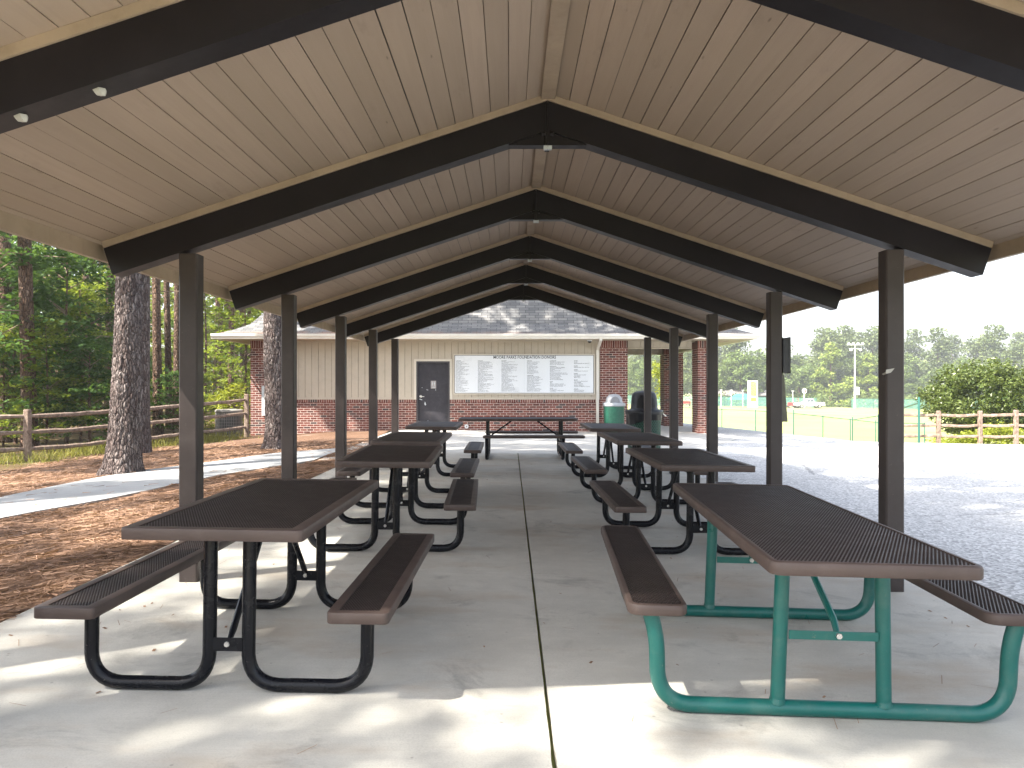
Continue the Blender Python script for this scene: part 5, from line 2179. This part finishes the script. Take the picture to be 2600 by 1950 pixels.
# ------------------------------------------------------------------ right side: shrubs, trees, ball field
rng = np.random.default_rng(31)
Dm = 25.5
mc = Vector(((2490 - U0) / F * Dm, Dm, 0))
mc.z = gz(mc.x, mc.y)
mg = thing('holly_bush', 'large round glossy evergreen bush behind the split rail fence', 'bush', mc)
zc = H - (1015 - V0) / F * Dm - mc.z
cs_, rs_ = [], []
for k in range(420):
    d = rng.normal(size=3)
    d /= np.linalg.norm(d)
    q = rng.uniform(0.55, 1.0) ** 0.6
    c = np.array((d[0] * 1.72 * q, d[1] * 1.6 * q, zc + d[2] * 1.28 * q))
    c[0] += 0.12 * math.sin(c[2] * 3)
    if c[2] < 0.1:
        c[2] = 0.1 + rng.uniform(0, 0.3)
    cs_.append(c)
    rs_.append(rng.uniform(0.16, 0.30))
    if k % 2 == 0:
        cs_.append(np.array((c[0] * 0.62, c[1] * 0.62, zc + (c[2] - zc) * 0.66)))
        rs_.append(0.34)
P = clumped(cs_, rs_, 42, rng, 0.8)
V, Q = leaf_quads(P, 0.055, rng, 0.5, 0.5, None)
np_mesh('foliage', V, Q, M['holly'], mg)
mb = MB()
for k in range(7):
    a = k * 0.9
    mb.tube([(0.1 * math.cos(a), 0.1 * math.sin(a), -0.1), (0.9 * math.cos(a), 0.8 * math.sin(a), zc)], [0.05, 0.015], 6)
mb.build('stem', M['bark2'], mg, True)
hb = thing('hedge', 'low lime green hedge at the foot of the split rail fence', 'hedge', ((2510 - U0) / F * 23.4, 23.4, gz(14.2, 23.4)))
nC = 150
cs_ = np.stack([rng.uniform(-1.55, 1.9, nC), rng.normal(0, 0.25, nC), rng.uniform(0.0, 0.62, nC)], 1)
cs_[:, 2] *= 0.65 + 0.35 * np.sin(cs_[:, 0] * 2.0 + 1.0)
P = clumped(cs_, rng.uniform(0.14, 0.28, nC), 36, rng, 0.7)
V, Q = leaf_quads(P, 0.045, rng, 0.8, 0.5)
np_mesh('foliage', V, Q, M['leafC'], hb)


def far_tree(seed, h, w, mat, kind):
    """mesh crown + trunk for the wood beyond the field"""
    rng = np.random.default_rng(seed)
    t = empty('broadleaf_tree' if kind != 'pine' else 'pine_tree')
    cs_, rs_ = [], []
    if kind == 'pine':
        for k in range(46):
            z = h * rng.uniform(0.34, 1.0)
            q = 1 - ((z / h - 0.34) / 0.70) ** 1.5 * 0.8
            rr_ = w * q * rng.uniform(0.2, 1.0)
            a = rng.uniform(0, 2 * PI)
            cs_.append((rr_ * math.cos(a), rr_ * math.sin(a), z))
            rs_.append(rng.uniform(0.7, 1.2) * w * 0.40)
        per, lf_ = 80, 0.29
    elif kind == 'cone':
        for k in range(64):
            f = rng.uniform(0.03, 1.0)
            z = h * f
            rr_ = w * (1.02 - f) ** 0.75 * rng.uniform(0.55, 1.0)
            a = rng.uniform(0, 2 * PI)
            cs_.append((rr_ * math.cos(a), rr_ * math.sin(a), z))
            rs_.append(w * rng.uniform(0.20, 0.34) * (1.15 - 0.6 * f))
        per, lf_ = 80, 0.28
    else:
        for k in range(64):
            d = rng.normal(size=3)
            d /= np.linalg.norm(d)
            q = rng.uniform(0.6, 1.0)
            cs_.append((d[0] * w * q, d[1] * w * q, h * 0.52 + d[2] * h * 0.46 * q))
            rs_.append(w * rng.uniform(0.22, 0.38))
        per, lf_ = 84, 0.29
    mb = MB()
    mb.tube([(0, 0, -0.4), (0.1, 0, h * 0.5), (0, 0, h * 0.9)], [0.28, 0.2, 0.06], 7)
    mb.build('trunk', M['bark2'], t, True)
    P = clumped(cs_, rs_, per, rng, 0.75)
    V, Q = leaf_quads(P, lf_, rng, 0.6, 0.6)
    np_mesh('crown', V, Q, M[mat], t)
    return t


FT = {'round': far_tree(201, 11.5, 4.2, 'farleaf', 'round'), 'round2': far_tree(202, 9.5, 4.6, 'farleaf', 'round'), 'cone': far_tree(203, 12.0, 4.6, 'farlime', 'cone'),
      'pine': far_tree(204, 17.5, 4.0, 'farpine', 'pine'), 'pine2': far_tree(205, 15.5, 4.4, 'farpine', 'pine')}
LAB = {'round': 'rounded mid green tree in the wood beyond the ball field', 'round2': 'broad low green tree in the wood beyond the ball field', 'cone': 'bright green pointed tree in the wood beyond the ball field',
       'pine': 'tall loose crowned pine rising above the wood beyond the field', 'pine2': 'grey green pine standing in the wood beyond the field'}
spots = []
rg = random.Random(12)
# front rank, near the far fence
for u in range(1600, 2700, 52):
    spots.append((u + rg.uniform(-14, 14), rg.uniform(158, 170), rg.choice(['round', 'round2', 'round', 'pine2']), rg.uniform(0.72, 0.98)))
# named shapes seen in the photograph
spots += [(2108, 160, 'cone', 1.12), (2205, 163, 'cone', 0.93), (1880, 158, 'round', 1.0), (1930, 172, 'round', 1.12), (2525, 166, 'pine', 1.02), (2090, 176, 'pine', 1.00), (2145, 178, 'pine', 1.0), (2380, 170, 'pine', 0.95)]
for u in range(1590, 2720, 46):
    top = 845 if u < 2300 else 848
    spots.append((u + rg.uniform(-15, 15), rg.uniform(182, 200), rg.choice(['pine2', 'round', 'round', 'pine']), rg.uniform(0.98, 1.13)) if rg.random() < 2 else None)
for u in range(1620, 2720, 60):
    spots.append((u + rg.uniform(-15, 15), rg.uniform(172, 182), rg.choice(['round', 'pine2', 'round2']), rg.uniform(0.92, 1.12)))
usedF = {}
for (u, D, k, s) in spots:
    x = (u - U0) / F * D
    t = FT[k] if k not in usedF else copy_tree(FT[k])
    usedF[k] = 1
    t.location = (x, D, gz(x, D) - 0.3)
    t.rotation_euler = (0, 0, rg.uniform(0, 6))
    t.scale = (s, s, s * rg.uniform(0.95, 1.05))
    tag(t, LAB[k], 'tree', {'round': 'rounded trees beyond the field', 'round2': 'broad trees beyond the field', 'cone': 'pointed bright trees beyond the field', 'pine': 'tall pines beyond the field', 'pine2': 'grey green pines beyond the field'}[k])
for k, t in FT.items():
    if k not in usedF:
        for c in list(t.children):
            bpy.data.objects.remove(c)
        bpy.data.objects.remove(t)
# brushy edge under the far trees
rng = np.random.default_rng(41)
cs_ = []
for k in range(240):
    u = rng.uniform(1590, 2700)
    D = rng.uniform(150, 157)
    x = (u - U0) / F * D
    cs_.append((x, D, gz(x, D) + rng.uniform(0, 2.2)))
P = clumped(cs_, rng.uniform(0.8, 1.7, len(cs_)), 34, rng, 0.8)
V, Q = leaf_quads(P, 0.24, rng, 0.6, 0.6)
o = np_mesh('undergrowth', V, Q, M['farleaf'])
tag(o, 'dense green undergrowth along the foot of the far trees', 'undergrowth', None, 'stuff')

# young yellow tree seen through the porch
yt = thing('young_tree', 'slender young tree with yellow green leaves seen through the brick porch', 'tree', ((1679 - U0) / F * 47, 47, gz(9, 47) - 0.05))
mb = MB()
mb.tube([(0, 0, -0.1), (0.03, 0, 1.3), (0.0, 0, 2.9)], [0.05, 0.04, 0.015], 7)
mb.build('trunk', M['twig'], yt, True)
cs_ = np.stack([rng.normal(0, 0.26, 60), rng.normal(0, 0.26, 60), rng.uniform(1.3, 3.5, 60)], 1)
P = clumped(cs_, rng.uniform(0.15, 0.32, 60), 22, rng, 0.9)
V, Q = leaf_quads(P, 0.07, rng, 0.6, 0.55)
np_mesh('crown', V, Q, M['leafC'], yt)


def wheel(parent, x, y, z, r, w):
    mb = MB()
    prof = lambda rr_, yy_: [(x + rr_ * math.cos(a), yy_, z + rr_ * math.sin(a)) for a in np.linspace(0, 2 * PI, 25)[:-1]]
    mb.rings([prof(r * 0.6, y - w / 2), prof(r * 0.93, y - w / 2), prof(r, y - w * 0.38), prof(r, y + w * 0.38), prof(r * 0.93, y + w / 2), prof(r * 0.6, y + w / 2)])
    o = mb.build('wheel', M['tyre'], parent, True)
    mb = MB()
    mb.rings([prof(r * 0.58, y - w / 2 - 0.012), prof(r * 0.5, y - w / 2 + 0.0), prof(r * 0.2, y - w / 2 - 0.02)])
    mb.build('rim', M['steel'], o, True)
    return o


# white pickup across the field, facing left
D = 139
tx = (2054 - U0) / F * D
tr = thing('pickup_truck', 'white pickup truck parked on the far side of the ball field', 'truck', (tx, D, gz(tx, D) - 0.035))


def prism(mb, prof, y0, y1, inset=0.0):
    mb.rings([[(x, y0, z) for x, z in prof], [(x, y1, z) for x, z in prof]])


mb = MB()
prism(mb, [(-2.45, 0.45), (2.45, 0.48), (2.50, 0.62), (2.46, 1.08), (0.62, 1.10), (-0.95, 1.08), (-2.20, 1.00), (-2.44, 0.86), (-2.50, 0.6)], -0.92, 0.92)
mb.build('body', M['carwhite'], tr)
mb = MB()
mb.rings([[(-0.95, -0.88, 1.081), (0.62, -0.88, 1.101), (0.62, 0.88, 1.101), (-0.95, 0.88, 1.081)], [(-0.28, -0.72, 1.66), (0.48, -0.74, 1.68), (0.48, 0.74, 1.68), (-0.28, 0.72, 1.66)]])
cab = mb.build('cab', M['carwhite'], tr)
mb = MB()
for (xa, xb) in ((-0.72, -0.10), (-0.03, 0.50)):
    mb.hexa([(xa, -0.893, 1.16), (xb, -0.893, 1.16), (xb, -0.86, 1.16), (xa, -0.86, 1.16), (max(xa, -0.40) if xa < -0.5 else xa, -0.765, 1.58), (xb - 0.02, -0.765, 1.58), (xb - 0.02, -0.74, 1.58), (max(xa, -0.40) if xa < -0.5 else xa, -0.74, 1.58)])
mb.build('window', M['glass'], cab)
mb = MB()
mb.box(0.75, 2.38, -0.80, 0.80, 1.098, 1.112)
mb.build('bed', M['darkwall'], tr)
for x in (-1.62, 1.55):
    for y in (-0.83, 0.83):
        wheel(tr, x, y, 0.38, 0.38, 0.24)
mb = MB()
mb.box(-2.54, -2.46, -0.9, 0.9, 0.42, 0.60)
mb.box(2.47, 2.56, -0.9, 0.9, 0.42, 0.60)
mb.build('bumper', M['steel'], tr)

# red mower standing left of the truck
D = 140
x = (2012 - U0) / F * D
mw = thing('riding_mower', 'small red mower standing left of the white truck', 'mower', (x, D, gz(x, D) - 0.035))
mb = MB()
mb.rings([[(-0.8, -0.3, 0.4), (0.2, -0.3, 0.4), (0.2, 0.3, 0.4), (-0.8, 0.3, 0.4)], [(-0.75, -0.27, 0.95), (0.15, -0.27, 1.0), (0.15, 0.27, 1.0), (-0.75, 0.27, 0.95)]])
mb.build('hood', M['red'], mw)
mb = MB()
mb.box(0.35, 0.85, -0.3, 0.3, 0.6, 0.7)
mb.box(0.80, 0.9, -0.3, 0.3, 0.7, 1.15)
mb.build('seat', M['tyre'], mw)
mb = MB()
mb.tube([(0.95, -0.4, 0.5), (0.95, -0.4, 1.7), (0.95, 0.4, 1.7), (0.95, 0.4, 0.5)], 0.03, 6)
mb.build('roll_bar', M['red'], mw)
for (wx, wr) in ((-0.6, 0.25), (0.6, 0.42)):
    for wy in (-0.42, 0.42):
        wheel(mw, wx, wy, wr, wr, 0.2)

# stadium light pole
D = 148
x = (2170.6 - U0) / F * D
lp = thing('light_pole', 'tall pale light pole with floodlights at the top beyond the field', 'light pole', (x, D, gz(x, D) - 0.035))
mb = MB()
mb.tube([(0, 0, -0.2), (0, 0, 5), (0, 0, 12.0)], [0.20, 0.15, 0.10], 12)
mb.build('pole', M['polewhite'], lp, True)
mb = MB()
mb.box(-1.5, 1.5, -0.05, 0.05, 11.9, 12.02)
mb.box(-1.1, 1.1, -0.05, 0.05, 11.2, 11.3)
mb.build('cross_arm', M['polewhite'], lp)
for k, (lx, lz) in enumerate(((-1.3, 12.15), (-0.45, 12.15), (0.45, 12.15), (1.3, 12.15), (-0.9, 11.02), (0.9, 11.02))):
    mb = MB()
    mb.rings([[(lx + 0.30 * math.cos(a), -0.35, lz + 0.24 * math.sin(a)) for a in np.linspace(0, 2 * PI, 13)[:-1]], [(lx + 0.12 * math.cos(a), 0.08, lz + 0.12 * math.sin(a)) for a in np.linspace(0, 2 * PI, 13)[:-1]]])
    mb.build('floodlight', M['polewhite'], lp)
mb = MB()
mb.box(0.22, 0.75, -0.25, 0.2, 2.5, 4.0)
mb.build('control_box', M['polewhite'], lp)

# yellow-panelled tower
D = 138
x = (1911 - U0) / F * D
tw = thing('scorer_tower', 'white framed narrow tower with yellow lattice panels beyond the field', 'tower', (x, D, gz(x, D) - 0.035))
for sx in (-0.62, 0.62):
    for sy in (-0.5, 0.5):
        mb = MB()
        mb.box(sx - 0.10, sx + 0.10, sy - 0.10, sy + 0.10, -0.2, 4.75)
        mb.build('post', M['carwhite'], tw)
mb = MB()
for z0, z1 in ((0.0, 1.05), (1.75, 2.05), (4.55, 4.74)):
    mb.box(-0.515, 0.515, -0.56, 0.56, z0, z1)
mb.build('panel', M['carwhite'], tw)
mb = MB()
mb.box(-0.515, 0.515, -0.53, -0.49, 2.055, 4.545)
mb.box(-0.515, 0.515, -0.53, -0.49, 1.055, 1.745)
yl = mb.build('lattice_panel', M['yellow'], tw)
mb = MB()
for k in range(9):
    z = 2.1 + k * 0.26
    mb.bar((-0.5, -0.535, z), (0.5, -0.535, min(4.5, z + 0.5)), 0.03, 0.02)
mb.build('lattice_slat', M['carwhite'], yl)

# long low shed with grey roof and a teal canopy behind the fence
D = 155
x0, x1 = (1818 - U0) / F * D, (1962 - U0) / F * D
gb = gz((x0 + x1) / 2, D)
sd_ = thing('long_shed', 'long low grey roofed shed behind the far fence', 'shed', ((x0 + x1) / 2, D, gb))
w = (x1 - x0) / 2
mb = MB()
mb.box(-w, w, 0, 5, -0.2, 2.0)
mb.build('wall', M['darkwall'], sd_)
mb = MB()
mb.rings([[(-w - 0.3, -0.6, 2.0), (-w - 0.3, 5.6, 2.0), (-w - 0.3, 2.5, 3.0)], [(w + 0.3, -0.6, 2.0), (w + 0.3, 5.6, 2.0), (w + 0.3, 2.5, 3.0)]])
mb.build('roof', M['greyroof'], sd_)
D = 149
xc = (1882 - U0) / F * D
cn = thing('canopy', 'teal peaked canopy left of the yellow panelled tower', 'canopy', (xc, D, gz(xc, D)))
mb = MB()
mb.rings([[(-2.3, -1.5, 1.3), (2.3, -1.5, 1.3), (2.3, 1.5, 1.3), (-2.3, 1.5, 1.3)], [(-0.9, -0.1, 2.35), (0.9, -0.1, 2.35), (0.9, 0.1, 2.35), (-0.9, 0.1, 2.35)]])
mb.build('roof', M['tealroof'], cn)
for sx in (-2.1, 2.1):
    for sy in (-1.3, 1.3):
        mb = MB()
        mb.box(sx - 0.06, sx + 0.06, sy - 0.06, sy + 0.06, -0.2, 1.3)
        mb.build('post', M['fencegreen'], cn)
# thin net poles
for (u, lab) in ((1831, 'thin pale net pole right of the porch, farthest from the tower'), (1857, 'pale curved topped pole left of the teal canopy'), (1886, 'thin pale net pole rising over the teal canopy'), (1948, 'thin pale net pole right of the yellow panelled tower'), (2013, 'thin pale pole just left of the white truck')):
    D = 144
    x = (u - U0) / F * D
    p = thing('net_pole', lab, 'pole', (x, D, gz(x, D) - 0.035), 0, 'pale net poles beyond the field')
    mb = MB()
    mb.tube([(0, 0, -0.2), (0, 0, 3.05)], 0.06, 8)
    mb.build('pole', M['polewhite'], p, True)
    mb = MB()
    mb.tube([(-0.25, 0, 3.06), (0.25, 0, 3.06)], 0.045, 6)
    mb.build('cross_arm', M['polewhite'], p, True)
D = 143
x = (2042 - U0) / F * D
fs = thing('field_sign', 'round white and red board on a pole behind the white truck', 'sign', (x, D, gz(x, D)))
mb = MB()
mb.tube([(0, 0, -0.2), (0, 0, 2.8)], 0.07, 8)
mb.build('pole', M['polewhite'], fs, True)
mb = MB()
mb.rings([[(0.42 * math.cos(a), y_, 3.05 + 0.5 * math.sin(a)) for a in np.linspace(0, 2 * PI, 21)[:-1]] for y_ in (-0.12, -0.04)])
bo = mb.build('board', M['carwhite'], fs)
mb = MB()
mb.poly([(0.02, -0.123, 2.65), (0.30, -0.123, 2.80), (0.37, -0.123, 3.1), (0.26, -0.123, 3.32), (0.1, -0.123, 3.2)])
mb.build('mark', M['red'], bo)
D = 139
x = (1740 - U0) / F * D
bn = thing('park_bench', 'faded red bench on the far side of the field seen past the porch', 'bench', (x, D, gz(x, D) - 0.035))
mb = MB()
mb.box(-1.0, 1.0, -0.25, 0.25, 0.42, 0.48)
mb.build('seat', M['red'], bn)
mb = MB()
mb.box(-1.0, 1.0, 0.22, 0.28, 0.55, 0.95)
mb.build('backrest', M['red'], bn)
for sx in (-0.8, 0.8):
    mb = MB()
    mb.box(sx - 0.05, sx + 0.05, -0.2, 0.2, -0.02, 0.419)
    mb.box(sx - 0.05, sx + 0.05, 0.2005, 0.219, -0.02, 0.9)
    mb.build('leg', M['tyre'], bn)

# ------------------------------------------------------------------ the summer haze that pales the far trees
HZ = 0.0009
hm, nt, out = new_mat('summer_haze')
pv = nt.nodes.new('ShaderNodeVolumePrincipled')
pv.inputs['Color'].default_value = (0.93, 0.96, 1.0, 1)
pv.inputs['Density'].default_value = HZ
pv.inputs['Anisotropy'].default_value = 0.2
nt.links.new(pv.outputs[0], out.inputs['Volume'])
mb = MB()
mb.box(-160, 260, -45, 330, -12, 32)
hz = mb.build('haze', hm)
tag(hz, 'thin pale summer haze over the field and the far trees', 'haze', None, 'stuff')
